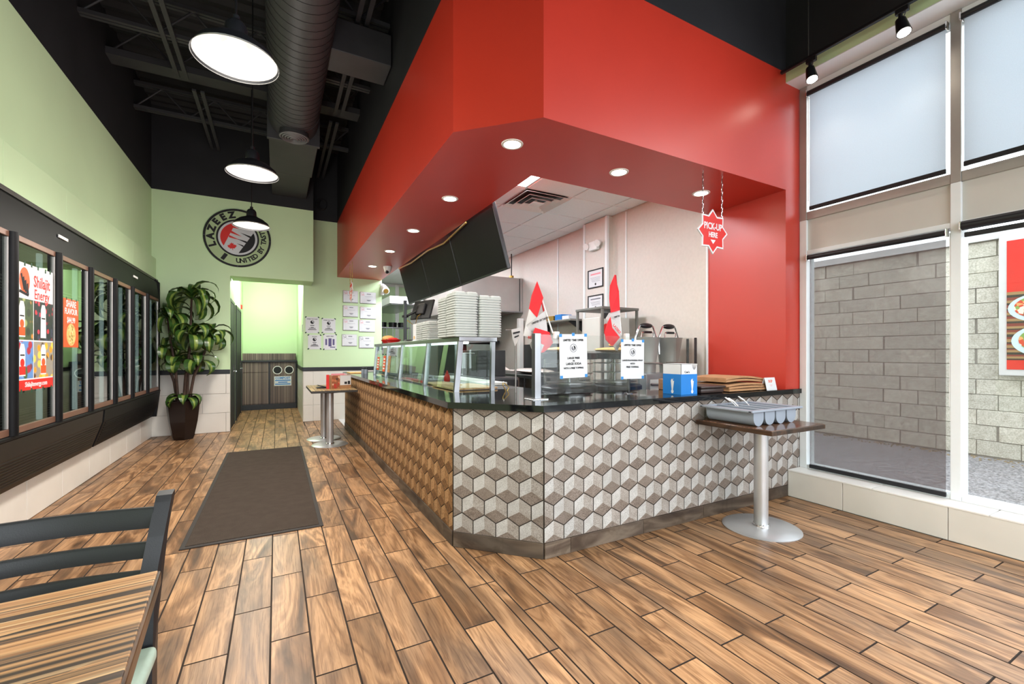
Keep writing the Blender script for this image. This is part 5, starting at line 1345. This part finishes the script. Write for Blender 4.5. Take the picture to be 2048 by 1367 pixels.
def arc_text(s, r, a0, step, size, inward, bold):
    q = S.mb()
    for i, ch in enumerate(s):
        if ch == ' ': continue
        a = math.radians(a0 + step * i); put_text(q, ch, size, r * math.cos(a), r * math.sin(a), 0, 1, bold, .001, a - PI / 2 if not inward else a + PI / 2)
    q.v = [v + S.T.to_3x3() @ Vector((0, 0, .001)) for v in q.v]
    part('lettering', q, 'ink', t, kind='stuff')
arc_text('LAZEEZ', .39, 201, -19.5, .145, False, .009); arc_text('UNITED BY TASTE', .388, 271, 8.3, .108, True, .004)
for a in (0, 90, 180, 270):
    q = S.mb(); x, y = .482 * math.cos(math.radians(a)), .482 * math.sin(math.radians(a)); q.cyl((x, y, -.012), (x, y, .012), .011, n=12); part('standoff', q, 'chrome', t, 40)

# ================================================================== CERTIFICATES AND NOTICES
certs = [(1.188, 1.479, 2.364, 2.612, 1), (1.518, 1.839, 2.362, 2.603, 1), (1.188, 1.479, 2.076, 2.308, 1), (1.518, 1.839, 2.048, 2.294, 1), (1.188, 1.479, 1.798, 2.034, 1), (1.498, 1.819, 1.775, 2.025, 1), (1.169, 1.459, 1.479, 1.72, 0), (1.498, 1.798, 1.439, 1.685, 0)]
cn = ['white certificate with pink corner swirls, top of the column nearer the corridor', 'white certificate with pink swirls, top of the column nearer the kitchen', 'white certificate with pink swirls, second down nearer the corridor', 'white certificate with pink swirls, second down nearer the kitchen', 'white certificate with pink swirls, third down nearer the corridor', 'white certificate with orange-pink swirls, third down nearer the kitchen', 'white certificate with grey swirls, lowest nearer the corridor', 'white certificate with grey swirls, lowest nearer the kitchen']
for (x0, x1, z0, z1, pk), lb in zip(certs, cn):
    t = thing('certificate', lb, 'certificate', ((x0 + x1) / 2, 9.472, z0), 'certificates on the green wall')
    S = Sheet((x0, 9.472, z0), (1, 0, 0)); W_, H_ = x1 - x0, z1 - z0
    q = S.mb(); q.rbox(0, W_, 0, H_, -.008, 0, .002); part('plaque', q, 'card_brown', t)
    q = S.mb(); q.box(.005, W_ - .002, .008, H_ - .002, .0002, .0012); part('sheet', q, 'paper', t)
    q = S.mb()
    for (cx, cy_, r, a0, a1) in ((.03, H_ - .05, .05, -.4, 2.2), (.07, H_ - .02, .045, 2.4, 4.6), (.04, H_ - .10, .05, .3, 2.0), (.02, H_ - .02, .06, 4.6, 6.0)):
        p = curl(cx, cy_, r, a0, a1, 7); q.tube([(max(.008, x), min(H_ - .004, y), .0015) for x, y in p], .0022, 4)
    part('swirl', q, 'pink_ink' if pk else 'ink_grey', t, kind='stuff')
    q = S.mb(); q.box(W_ * .42, W_ * .68, H_ * .80, H_ * .86, .0014, .0018).box(W_ * .42, W_ * .68, H_ * .28, H_ * .33, .0014, .0018).box(W_ * .47, W_ * .63, H_ * .22, H_ * .26, .0014, .0018).box(W_ * .3, W_ * .8, H_ * .60, H_ * .615, .0014, .0018).box(W_ * .1, W_ * .9, H_ * .07, H_ * .08, .0014, .0018)
    part('print', q, 'ink_grey', t, kind='stuff')
nots = [(.499, .741, 1.731, 2.048, ['WHILE YOU WAIT'], 0), (.796, 1.046, 1.737, 2.030, ['WHILE YOU WAIT'], 1), (.544, .778, 1.414, 1.697, ['NOTICE'], 2), (.823, 1.065, 1.405, 1.713, ['SAFETY FIRST'], 3)]
nn = ['taped white notice with black emblem, upper one nearer the corridor', 'taped white notice with black emblem, upper one nearer the certificates', 'taped white notice with emblem and signature, lower one nearer the corridor', 'taped white notice with purple diagram, lower one nearer the certificates']
for (x0, x1, z0, z1, ln, ty_) in nots:
    t = thing('paper_notice', nn[ty_], 'notice', ((x0 + x1) / 2, 9.478, z0), 'paper notices on the green wall')
    S = Sheet((x0, 9.478, z0), (1, 0, 0)); W_, H_ = x1 - x0, z1 - z0
    q = S.mb(); q.box(0, W_, 0, H_, -.0005, .0008); part('sheet', q, 'paper', t)
    q = S.mb(); put_text(q, ln[0], .026, W_ / 2, H_ * .87, 0, .9, .0008)
    if ty_ < 3:
        q.prism([(W_ / 2 + .034 * math.cos(a), H_ * .68 + .034 * math.sin(a), .0010) for a in [i * 2 * PI / 18 for i in range(18)]], (0, 0, .0004), 1)
        q.prism([(W_ / 2 + .024 * math.cos(a), H_ * .68 + .024 * math.sin(a), .0015) for a in [-.6 + i * 2.6 / 10 for i in range(11)]], (0, 0, .0004), 2)
        for i, (u, wv) in enumerate(((.46, .3), (.34, .22), (.28, .5), (.2, .62))): q.box(W_ * (.5 - wv / 2), W_ * (.5 + wv / 2), H_ * u, H_ * u + .011, .001, .0014)
    else:
        q.box(W_ * .38, W_ * .62, H_ * .22, H_ * .74, .001, .0014, 3).box(W_ * .14, W_ * .28, H_ * .3, H_ * .7, .001, .0014, 3).box(W_ * .7, W_ * .85, H_ * .3, H_ * .7, .001, .0014, 3).box(W_ * .5, W_ * .9, H_ * .14, H_ * .2, .001, .0014, 3)
    part('print', q, ['ink', 'ink', 'paper', plain('purple_print', (92, 84, 128), .6)], t, kind='stuff')
    for (x, y) in ((.006, H_ - .004), (W_ - .006, H_ - .004), (.006, .008), (W_ - .006, .008)):
        q = S.mb(); q.T = S.T @ Matrix.Translation((x, y, .0012)) @ Matrix.Rotation(.6 if x < .1 else -.6, 4, 'Z'); q.box(-.016, .016, -.01, .01, 0, .0006); part('tape', q, 'green_tape', t)

# ================================================================== CORRIDOR
for i, (ya, yb) in enumerate(((8.99, 9.85), (10.25, 11.55))):
    b = MB(); b.rbox(-.722, -.695, ya, ya + .05, 0, 2.29, .003).rbox(-.722, -.695, yb - .05, yb, 0, 2.29, .003).rbox(-.722, -.695, ya + .05, yb - .05, 2.24, 2.29, .003); d = struct('door_%d' % (i + 1), b, 'black_satin')
    b = MB(); b.rbox(-.722, -.704, ya + .052, yb - .052, .01, 2.238, .003); part('door_leaf', b, 'black_paint', d)
    b = MB(); b.cyl((-.704, yb - .13, 1.0), (-.66, yb - .13, 1.0), .012, n=10).cyl((-.66, yb - .13, 1.0), (-.66, yb - .25, 1.0), .010, n=10); part('door_handle', b, 'chrome', d, 40)
    b = MB(); b.box(-.7035, -.701, yb - .16, yb - .09, .9, 1.12); part('lock_plate', b, 'chrome', d)
q = MB(); q.rbox(-.722, -.69, 11.75, 11.9, 2.35, 2.44, .006); solo('fire_bell', q, 'red_plastic', 'small red alarm box high on the corridor wall', 'alarm', (-.706, 11.82, 2.35))
t = thing('light_switch', 'white light switch on the corridor edge beside the paper notices', 'switch', (.45, 9.8, 1.8))
q = MB(); q.rbox(.446, .462, 9.62, 9.72, 1.76, 1.9, .003); part('plate', q, 'white_plastic', t)
t = bn = thing('waste_bin_cabinet', 'striped waste cabinet with two round openings at the end of the corridor', 'cabinet', (-.15, 12.2, 0))
b = MB(); b.rbox(-.73, .43, 12.0, 12.42, .1, 1.12, .004); part('body', b, 'zebra_bin', t)
b = MB(); b.rbox(-.745, .44, 11.96, 12.42, 0, .12, .004); part('plinth', b, 'black_satin', t)
b = MB(); b.rbox(-.745, .445, 11.95, 12.44, 1.12, 1.165, .006); part('counter_edge', b, 'black_satin', t)
b = MB(); b.rbox(-.73, .43, 12.3, 12.44, 1.165, 1.33, .006); part('back_splash', b, 'zebra_bin', t)
for xa, xb in ((-.735, -.70), (-.17, -.13), (.40, .435)):
    b = MB(); b.rbox(xa, xb, 11.985, 12.01, .12, 1.12, .003); part('stile', b, 'black_satin', t)
b = MB(); b.rbox(-.69, -.18, 11.985, 12.0, .14, .87, .003); part('door', b, 'zebra_bin', t)
b = MB(); b.rbox(-.69, -.18, 11.985, 12.0, .885, 1.11, .003); part('drawer', b, 'zebra_bin', t)
dr = part('door', MB().rbox(-.12, .39, 11.985, 12.0, .14, 1.11, .003), 'zebra_bin', t)
S = Sheet((0, 11.984, 0), (1, 0, 0))
for x in (.02, .27):
    q = annulus(Sheet((x, 11.984, .93), (1, 0, 0)), .085, .1, 0, .006, 28); part('opening_ring', q, 'white_plastic', dr)
    q = S.mb(); q.prism([(x + .085 * math.cos(a), .93 + .085 * math.sin(a), .0) for a in [i * 2 * PI / 24 for i in range(24)]], (0, 0, .002)); part('opening', q, 'ink', dr)
q = S.mb(); q.box(-.05, .32, .55, .78, 0, .002); sgn = part('sign_plate', q, 'paper', dr)
q = S.mb(); put_text(q, 'COMPOST', .072, .135, .735, 0, .95, .0025)
for u, wv in ((.68, .33), (.635, .2), (.59, .33)): q.box(.135 - wv / 2, .135 + wv / 2, u - .012, u + .012, .001, .0016)
q.v = [v + Vector((0, -.002, 0)) for v in q.v]; part('lettering', q, 'blue', sgn, kind='stuff')
t = thing('corridor_light', 'round ceiling light in the corridor behind the logo wall', 'light', (-.13, 10.8, 3.05))
q = MB(); q.lathe([(.16, 3.12), (.16, 3.09), (.12, 3.06), (0, 3.05)], (-.13, 10.8, 0), 24); part('diffuser', q, 'troffer', t, 40)
lamp('corridor_lamp', 'POINT', (-.13, 10.8, 2.95), LAMP['corridor'], (.97, 1, .95), size=.12)

# ================================================================== KITCHEN
# work counter behind the glass screen
t = thing('work_counter', 'steel work counter behind the front counter carrying the warmers', 'counter', (3.1, 3.5, 0))
b = MB(); b.rbox(2.15, 4.195, 3.075, 3.95, .87, .905, .004); part('top', b, 'steel_dull', t)
b = MB(); b.rbox(2.2, 4.19, 3.1, 3.9, .12, .869, .004); part('body', b, 'dark_steel', t)
for x in (2.25, 4.1):
    for y in (3.15, 3.85):
        b = MB(); b.cyl((x, y, 0), (x, y, .12), .025, n=10); part('foot', b, 'steel', t, 40)
def warmer(x, y, lb, r=.252):
    z = .906
    t = thing('heated_display_case', lb, 'display case', (x, y, z), 'round heated display cases')
    b = MB(); b.lathe([(0, 0), (r + .02, 0), (r + .02, .11), (r, .125), (0, .125)], (x, y, z), 36); part('base', b, 'black_plastic', t, 40)
    b = MB(); b.lathe([(r - .004, .126), (r - .004, .375)], (x, y, z), 36); part('curved_glass', b, 'case_glass', t, 60)
    b = MB(); b.lathe([(0, .375), (r + .012, .375), (r + .015, .43), (r - .02, .44), (0, .44)], (x, y, z), 36); part('top_rim', b, 'black_plastic', t, 40)
    for k in range(3):
        b = MB(); b.lathe([(0, .15 + .09 * k), (r - .03, .15 + .09 * k), (r - .03, .156 + .09 * k), (0, .156 + .09 * k)], (x, y, z), 28); part('rack', b, 'steel', t, 40)
    b = MB(); b.cyl((x, y, z + .126), (x, y, z + .374), .016, n=10); part('spindle', b, 'steel', t, 40)
    b = MB(); b.box(x - .09, x + .09, y - r - .0235, y - r - .019, z + .03, z + .075); part('label_plate', b, 'paper', t)
    return t
warmer(2.47, 3.45, 'round heated display case behind the offer sign nearest the steel post'); warmer(3.03, 3.45, 'round heated display case behind the flag nearer the straw box')
for i, (x, y, sx) in enumerate(((2.40, 3.42, .2), (2.53, 3.5, .12), (2.98, 3.42, .2), (3.12, 3.48, .12))):
    q = MB(); zb_ = 1.346 + (.052 if i % 2 else 0); q.ball((x, y, zb_ + .026), sx, .16 if i % 2 == 0 else .1, .026 if i % 2 == 0 else .018, 18, 6); solo('flatbread', q, 'bread', ['golden flatbread lying on the case top near the steel post', 'smaller flatbread overlapping on the case top near the steel post', 'golden flatbread lying on the case top near the straw box', 'smaller flatbread overlapping on the case top near the straw box'][i], 'bread', (x, y, zb_), 'flatbreads on the case tops', 60)
def dispenser(x, y, lb):
    z = .906
    t = thing('steel_dispenser', lb, 'dispenser', (x, y, z), 'steel dispensers with black grips')
    b = MB(); b.rbox(x - .15, x + .15, y - .15, y + .15, z + .02, z + .21, .008); part('base', b, 'urn_steel', t)
    b = MB(); b.rbox(x - .1, x + .1, y - .156, y - .15, z + .05, z + .15, .002); part('control_panel', b, 'white_plastic', t)
    b = MB(); b.cyl((x - .07, y - .165, z + .1), (x - .07, y - .156, z + .1), .012, n=10).cyl((x + .05, y - .165, z + .1), (x + .05, y - .156, z + .1), .012, n=10); part('knobs', b, 'black_plastic', t, 40, kind='stuff')
    b = MB(); b.lathe([(0, .21), (.10, .21), (.105, .32), (.145, .60), (.15, .605), (.14, .605), (.1, .33), (0, .32)], (x, y, z), 30); part('hopper', b, 'urn_steel', t, 40)
    hz = z + .73
    b = MB(); b.tube([(x - .15, y, z + .42), (x - .16, y, z + .60), (x - .10, y, hz), (x + .10, y, hz), (x + .16, y, z + .60), (x + .15, y, z + .42)], .010, 8); hd = part('bail_handle', b, 'chrome', t, 40)
    b = MB(); b.ball((x, y, hz + .005), .095, .03, .03, 18, 8); part('grip', b, 'black_plastic', hd, 60)
    b = MB(); b.tube([(x - .09, y - .02, z + .605), (x - .085, y - .02, z + .66), (x + .085, y - .02, z + .66), (x + .09, y - .02, z + .605)], .007, 6); h2 = part('lid_handle', b, 'chrome', t, 40)
    b = MB(); b.rbox(x - .06, x + .06, y - .034, y - .006, z + .65, z + .676, .008); part('grip', b, 'black_plastic', h2)
    b = MB(); b.tube([(x - .15, y - .1, z + .33), (x + .02, y - .2, z + .32), (x + .12, y - .22, z + .22), (x + .02, y - .2, z + .1), (x - .1, y - .17, z + .1)], .012, 8); part('hose', b, 'steel_dull', t, 40)
    for k in range(4):
        b = MB(); a = k * PI / 2 + PI / 4; b.cyl((x + .18 * math.cos(a), y + .18 * math.sin(a), z), (x + .18 * math.cos(a), y + .18 * math.sin(a), z + .021), .018, n=8); part('foot', b, 'black_plastic', t)
dispenser(3.60, 3.58, 'steel dispenser with black grip behind the second offer sign'); dispenser(3.95, 3.58, 'steel dispenser with black grip behind the blue straw box')
q = MB(); q.box(3.80, 4.13, 3.34, 3.345, .93, 1.50); t = thing('splash_screen', 'clear splash screen standing in front of the right-hand steel dispenser', 'glass screen', (3.97, 3.34, .905))
part('pane', q, 'case_glass', t); q = MB(); q.rbox(4.09, 4.12, 3.335, 3.35, .906, 1.51, .003); part('edge_bar', q, 'dark_steel', t); q = MB(); q.rbox(3.79, 4.14, 3.32, 3.37, .906, .93, .003); part('foot_bar', q, 'steel', t)
# open rack with oven
t = thing('steel_rack', 'open grey steel rack against the beige wall below the framed licences', 'rack', (3.79, 4.45, 0))
for x in (3.5, 4.06):
    for y in (4.2, 4.7):
        b = MB(); b.rbox(x - .014, x + .014, y - .014, y + .014, 0, 1.90, .003); part('upright', b, 'rack_grey', t)
for z in (1.88, 1.32, .6, .2):
    b = MB(); b.rbox(3.48, 4.08, 4.18, 4.72, z, z + .03, .004); part('shelf', b, 'rack_grey' if z > 1.5 else 'steel_dull', t)
t = thing('white_appliance', 'white boxy appliance with a red oval badge standing in the steel rack', 'appliance', (3.79, 4.5, 1.356))
b = MB(); b.rbox(3.54, 4.03, 4.30, 4.66, 1.357, 1.79, .008); part('body', b, 'panel_grey', t)
S = Sheet((3.64, 4.2995, 1.64), (1, 0, 0)); q = S.mb(); q.prism([(.05 * math.cos(a), .07 * math.sin(a), 0) for a in [i * 2 * PI / 24 for i in range(24)]], (0, 0, .002)); part('badge', q, 'red_ink', t)
q = S.mb(); q.box(-.08, .06, .13, .2, 0, .002).box(.06, .13, -.22, -.13, 0, .002); part('dark_panel', q, 'dark_steel', t, kind='stuff')
for k in range(4):
    q = S.mb(); q.box(.14 + .035 * k, .155 + .035 * k, -.2, .06, 0, .002); part('groove', q, 'grout', t)
# wall shelf with cartons
t = thing('wall_shelf', 'grey steel shelf with brackets along the beige kitchen wall', 'shelf', (4.05, 5.9, 1.8))
b = MB(); b.rbox(3.9, 4.205, 5.42, 6.55, 1.83, 1.86, .004); part('board', b, 'steel_dull', t)
for y in (5.5, 6.45):
    b = MB(); b.prism([(3.93, y, 1.829), (4.205, y, 1.829), (4.205, y, 1.66)], (0, .02, 0)); part('bracket', b, 'dark_steel', t)
for i, (y, m, h, lb) in enumerate(((5.62, 'paper', .06, 'flat white carton on the kitchen wall shelf'), (5.82, 'blue', .09, 'blue carton on the kitchen wall shelf'), (6.05, 'gold', .08, 'mustard carton on the kitchen wall shelf'), (6.28, 'tan_card', .08, 'brown carton on the kitchen wall shelf'))):
    carton('carton', lb, 3.95, 4.15, y - .09, y + .09, 1.861, h, m)
# emergency light and framed licences on the column
t = thing('emergency_light', 'white twin-head emergency light on the beige column', 'light', (4.05, 5.06, 2.83))
b = MB(); b.rbox(4.04, 4.099, 4.98, 5.16, 2.83, 2.96, .01); part('housing', b, 'white_plastic', t)
for y in (4.94, 5.2):
    b = MB(); b.cyl((4.06, y, 2.92), (4.01, y - .01, 2.90), .035, .05, 16); part('lamp_head', b, 'white_plastic', t, 40)
for (z0, z1, lb) in ((2.29, 2.56, 'black-framed licence with a pink heading, upper of the two on the beige column'), (1.96, 2.185, 'black-framed pale certificate, lower of the two on the beige column')):
    t = thing('framed_licence', lb, 'frame', (4.095, 5.07, z0), 'framed licences on the column')
    S = Sheet((4.099, 5.24, z0), (0, -1, 0)); W_, H_ = .345, z1 - z0
    q = S.mb(); q.rbox(0, W_, 0, .014, 0, .014, .002).rbox(0, W_, H_ - .014, H_, 0, .014, .002).rbox(0, .014, .014, H_ - .014, 0, .014, .002).rbox(W_ - .014, W_, .014, H_ - .014, 0, .014, .002); part('frame', q, 'ink', t)
    q = S.mb(); q.box(.014, W_ - .014, .014, H_ - .014, 0, .004); part('sheet', q, 'paper', t)
    q = S.mb(); q.box(.06, W_ - .06, H_ * .70, H_ * .78, .0042, .0048, 0)
    for k in range(4): q.box(.06 + .01 * k, W_ - .07, H_ * (.55 - .07 * k), H_ * (.55 - .07 * k) + .004, .0042, .0048, 1)
    q.disc((W_ * .5, H_ * .2, .0045), .018, 14, 2); part('print', q, ['pink_ink' if z0 > 2.2 else 'ink_grey', 'ink_grey', 'ink'], t, kind='stuff')
# exhaust hood with dark cook line below
t = thing('exhaust_hood', 'big stainless exhaust hood against the back of the beige kitchen wall', 'hood', (3.57, 8.6, 2.13))
b = MB(); b.rbox(2.937, 4.205, 7.41, 10.0, 2.13, 2.78, .006); part('canopy', b, 'hood_steel', t)
b = MB(); b.rbox(2.93, 4.207, 7.40, 7.43, 2.115, 2.14, .004); part('lower_lip', b, 'steel', t)
b = MB(); b.rbox(4.13, 4.145, 7.402, 7.409, 2.14, 2.77, .002); part('seam', b, 'dark_steel', t)
b = MB(); b.cyl((4.06, 7.6, 2.78), (4.06, 7.6, 3.28), .012, n=8); part('hanger_rod', b, 'dark_steel', t)
b = MB(); b.cyl((4.06, 7.6, 2.78), (4.06, 7.6, 2.85), .045, n=14); part('rod_fitting', b, 'gold', t, 40)
t = thing('cook_line', 'dark stainless cook line under the exhaust hood', 'stove', (3.57, 8.4, 0))
b = MB(); b.rbox(2.95, 4.2, 7.6, 8.7, .1, .93, .006); part('body', b, 'dark_steel', t)
b = MB(); b.rbox(2.95, 4.2, 8.7, 8.76, .1, 2.1, .004); part('back_panel', b, 'dark_steel', t)
b = MB(); b.rbox(3.0, 4.15, 8.3, 8.69, 1.55, 1.6, .004); part('shelf', b, 'dark_steel', t)
for k in range(5):
    b = MB(); b.cyl((3.1 + .22 * k, 7.6, .84), (3.1 + .22 * k, 7.57, .84), .022, n=12); part('knob', b, 'black_plastic', t, 40)
for x in (3.2, 3.6, 3.95):
    b = MB(); b.rbox(x - .15, x + .15, 7.75, 8.2, .93, .97, .004); part('grate', b, 'black_plastic', t)
for k in range(4):
    b = MB(); b.cyl((2.98 + (k % 2) * 1.18, 7.65 + (k // 2) * 1.0, 0), (2.98 + (k % 2) * 1.18, 7.65 + (k // 2) * 1.0, .1), .025, n=8); part('foot', b, 'steel', t)
t = thing('work_table', 'steel work table along the beige wall carrying the bagged flatbread', 'table', (3.8, 6.2, 0))
b = MB(); b.rbox(3.40, 4.195, 5.2, 7.3, .945, 1.0, .006); part('top', b, 'steel', t)
b = MB(); b.rbox(3.45, 4.19, 5.25, 7.25, .3, .33, .004); part('lower_shelf', b, 'steel_dull', t)
for x in (3.46, 4.14):
    for y in (5.28, 7.22):
        b = MB(); b.cyl((x, y, 0), (x, y, .945), .022, n=10); part('leg', b, 'steel', t)
b = MB(); b.rbox(4.17, 4.205, 5.2, 7.3, 1.0, 1.5, .004); part('splash_back', b, 'dark_steel', t)
t = thing('bread_bag', 'clear plastic bag of flatbread lying on the steel work table', 'bag', (3.72, 6.1, 1.0))
b = MB(); b.ball((3.72, 6.2, 1.045), .22, .55, .045, 20, 8); part('bag', b, 'bag_film', t, 60)
b = MB(); b.add([(3.62, 6.72, 1.03), (3.5, 6.9, 1.05), (3.55, 6.95, 1.12), (3.66, 6.9, 1.04), (3.70, 6.74, 1.05)], [(0, 1, 2, 3, 4)]); part('knotted_end', b, 'bag_film', t)
b = MB(); b.rbox(3.0, 3.52, 7.30, 7.33, .98, 1.50, .006); t = thing('steel_divider', 'dull steel divider panel standing at the end of the cook line', 'panel', (3.27, 7.32, 0)); part('sheet', b, 'steel_dull', t)
b = MB(); b.rbox(3.05, 3.08, 7.305, 7.325, 0, .98, .003); part('leg', b, 'dark_steel', t); b = MB(); b.rbox(3.44, 3.47, 7.305, 7.325, 0, .98, .003); part('leg', b, 'dark_steel', t)
b = MB(); b.rbox(3.52, 3.62, 7.30, 7.33, .98, 1.30, .006); part('low_wing', b, 'steel_dull', t)
t = thing('corner_post', 'white wall post beside the exhaust hood behind the flag', 'post', (4.12, 7.25, 0)); b = MB(); b.rbox(4.07, 4.165, 7.305, 7.395, 0, 2.0, .004); part('post', b, 'white_enamel', t); b = MB(); b.rbox(4.065, 4.17, 7.300, 7.398, 1.0, 1.04, .003); part('socket_box', b, 'black_plastic', t)
# hot-hold cabinet seen under the guard shelf
t = thing('hot_cabinet', 'dark steel hot cabinet with glass front behind the food wells', 'cabinet', (2.72, 6.3, 0))
b = MB(); b.rbox(2.55, 3.1, 5.6, 7.2, .1, .95, .006); part('body', b, 'dark_steel', t)
b = MB(); b.rbox(2.55, 3.1, 5.6, 7.2, .955, .99, .004); part('worktop', b, 'steel', t)
b = MB(); b.rbox(2.6, 3.05, 5.9, 6.5, .991, 1.38, .006); part('oven_box', b, 'dark_steel', t)
b = MB(); b.rbox(2.594, 2.602, 5.95, 6.45, 1.05, 1.30, .004); part('oven_window', b, 'black_plastic', t)
b = MB(); b.cyl((2.57, 5.97, 1.335), (2.57, 6.43, 1.335), .01, n=8); part('oven_handle', b, 'chrome', t, 40)
for k in range(3):
    b = MB(); b.cyl((2.8 + .03 * k, 7.0, .991), (2.8 + .03 * k, 7.0, 1.38), .05, .05, 16); part('canister', b, 'steel', t, 40); b = None
    break
for k in range(4):
    b = MB(); b.cyl((2.6 + (k % 2) * .44, 5.65 + (k // 2) * 1.5, 0), (2.6 + (k % 2) * .44, 5.65 + (k // 2) * 1.5, .1), .022, n=8); part('foot', b, 'steel', t)
# deep back kitchen: second hood, utensil shelf
t = thing('back_hood', 'bright steel hood deep in the kitchen beside the certificate wall', 'hood', (2.6, 10.4, 2.4))
b = MB(); b.rbox(2.16, 2.9, 9.62, 12.0, 2.42, 2.58, .006); part('canopy', b, 'white_enamel', t)
b = MB(); b.rbox(2.2, 2.86, 9.66, 11.96, 2.40, 2.42, .004); part('filter_panel', b, 'steel', t)
t = thing('wall_panelling', 'pale wall panelling with white posts deep in the kitchen', 'panelling', (2.5, 12.3, 0))
b = MB(); b.rbox(1.2, 3.4, 12.5, 12.58, 0, 3.2, .004); part('panel', b, 'green', t)
for x in (2.0, 2.5, 3.0):
    b = MB(); b.rbox(x - .05, x + .05, 12.45, 12.5, 0, 3.25, .004); part('post', b, 'white_enamel', t)
t = thing('utensil_shelf', 'steel shelf with hanging utensils deep in the kitchen', 'shelf', (2.5, 11.0, 1.9))
b = MB(); b.rbox(2.1, 2.95, 10.9, 11.2, 1.95, 1.975, .003); part('board', b, 'steel', t)
for x in (2.13, 2.92):
    for y in (10.93, 11.17):
        b = MB(); b.cyl((x, y, 0), (x, y, 2.3), .014, n=8); part('upright', b, 'steel', t)
b = MB(); b.rbox(2.1, 2.95, 10.9, 11.2, 1.2, 1.225, .003); part('board', b, 'steel', t)
for k, x in enumerate((2.22, 2.3, 2.37, 2.52)):
    u = thing('ladle', ['steel ladle hanging first from the deep kitchen shelf', 'steel ladle hanging second from the deep kitchen shelf', 'steel ladle hanging third from the deep kitchen shelf', 'steel ladle hanging last from the deep kitchen shelf'][k], 'ladle', (x, 10.895, 1.6), 'utensils hanging in the kitchen')
    b = MB(); b.cyl((x, 10.89, 1.62), (x, 10.89, 1.97), .007, n=6); part('handle', b, 'steel', u)
    b = MB(); b.ball((x, 10.88, 1.6), .035, .03, .03, 10, 6); part('bowl', b, 'steel', u, 60)
for k, x in enumerate((2.3, 2.55, 2.78)):
    u = thing('cooking_pot', ['dark cooking pot on the deep kitchen shelf nearest the certificate wall', 'dark cooking pot midway on the deep kitchen shelf', 'dark cooking pot last on the deep kitchen shelf'][k], 'pot', (x, 11.05, 1.976), 'pots on the deep shelf')
    b = MB(); b.lathe([(0, 0), (.095, 0), (.1, .12), (.09, .12), (.085, .01), (0, .01)], (x, 11.05, 1.976), 18); part('body', b, 'black_plastic', u, 40)
    b = MB(); b.tube([(x - .1, 11.05, 2.07), (x - .13, 11.05, 2.08), (x - .13, 11.05, 2.06), (x - .1, 11.05, 2.05)], .006, 6); part('ear', b, 'steel', u)
b = MB(); b.rbox(2.15, 2.9, 10.95, 11.15, 1.226, 1.6, .01); solo('dark_appliance', b, 'dark_steel', 'dark boxy appliance on the lower board of the deep kitchen shelf', 'appliance', (2.5, 11.05, 1.226))


# small printed pennant behind the first flag
t = thing('white_pennant', 'small white pennant with dark print hanging behind the steel screen post', 'pennant', (1.80, 3.3, ZTOP))
q = MB(); q.tube([(1.815, 3.32, 1.50), (1.765, 3.315, 1.535), (1.71, 3.31, 1.534)], .006, 6); part('stick', q, 'steel_dull', t, 40)
q = MB(); q.prism([(1.762, 3.3, 1.54), (1.862, 3.31, 1.56), (1.84, 3.29, 1.478), (1.787, 3.28, 1.398), (1.77, 3.29, 1.46)], (0, .004, 0)); part('cloth', q, 'flag_white', t)
q = MB(); q.prism([(1.775, 3.292, 1.515), (1.845, 3.297, 1.53), (1.843, 3.295, 1.515), (1.777, 3.29, 1.50)], (0, .002, 0)); q.prism([(1.785, 3.287, 1.48), (1.83, 3.288, 1.495), (1.828, 3.287, 1.483), (1.787, 3.286, 1.468)], (0, .002, 0)); part('print', q, 'ink', t, kind='stuff')
q = MB(); q.cyl((1.815, 3.32, ZTOP + .0005), (1.815, 3.32, 1.505), .007, n=8); part('stand', q, 'steel_dull', t, 40)
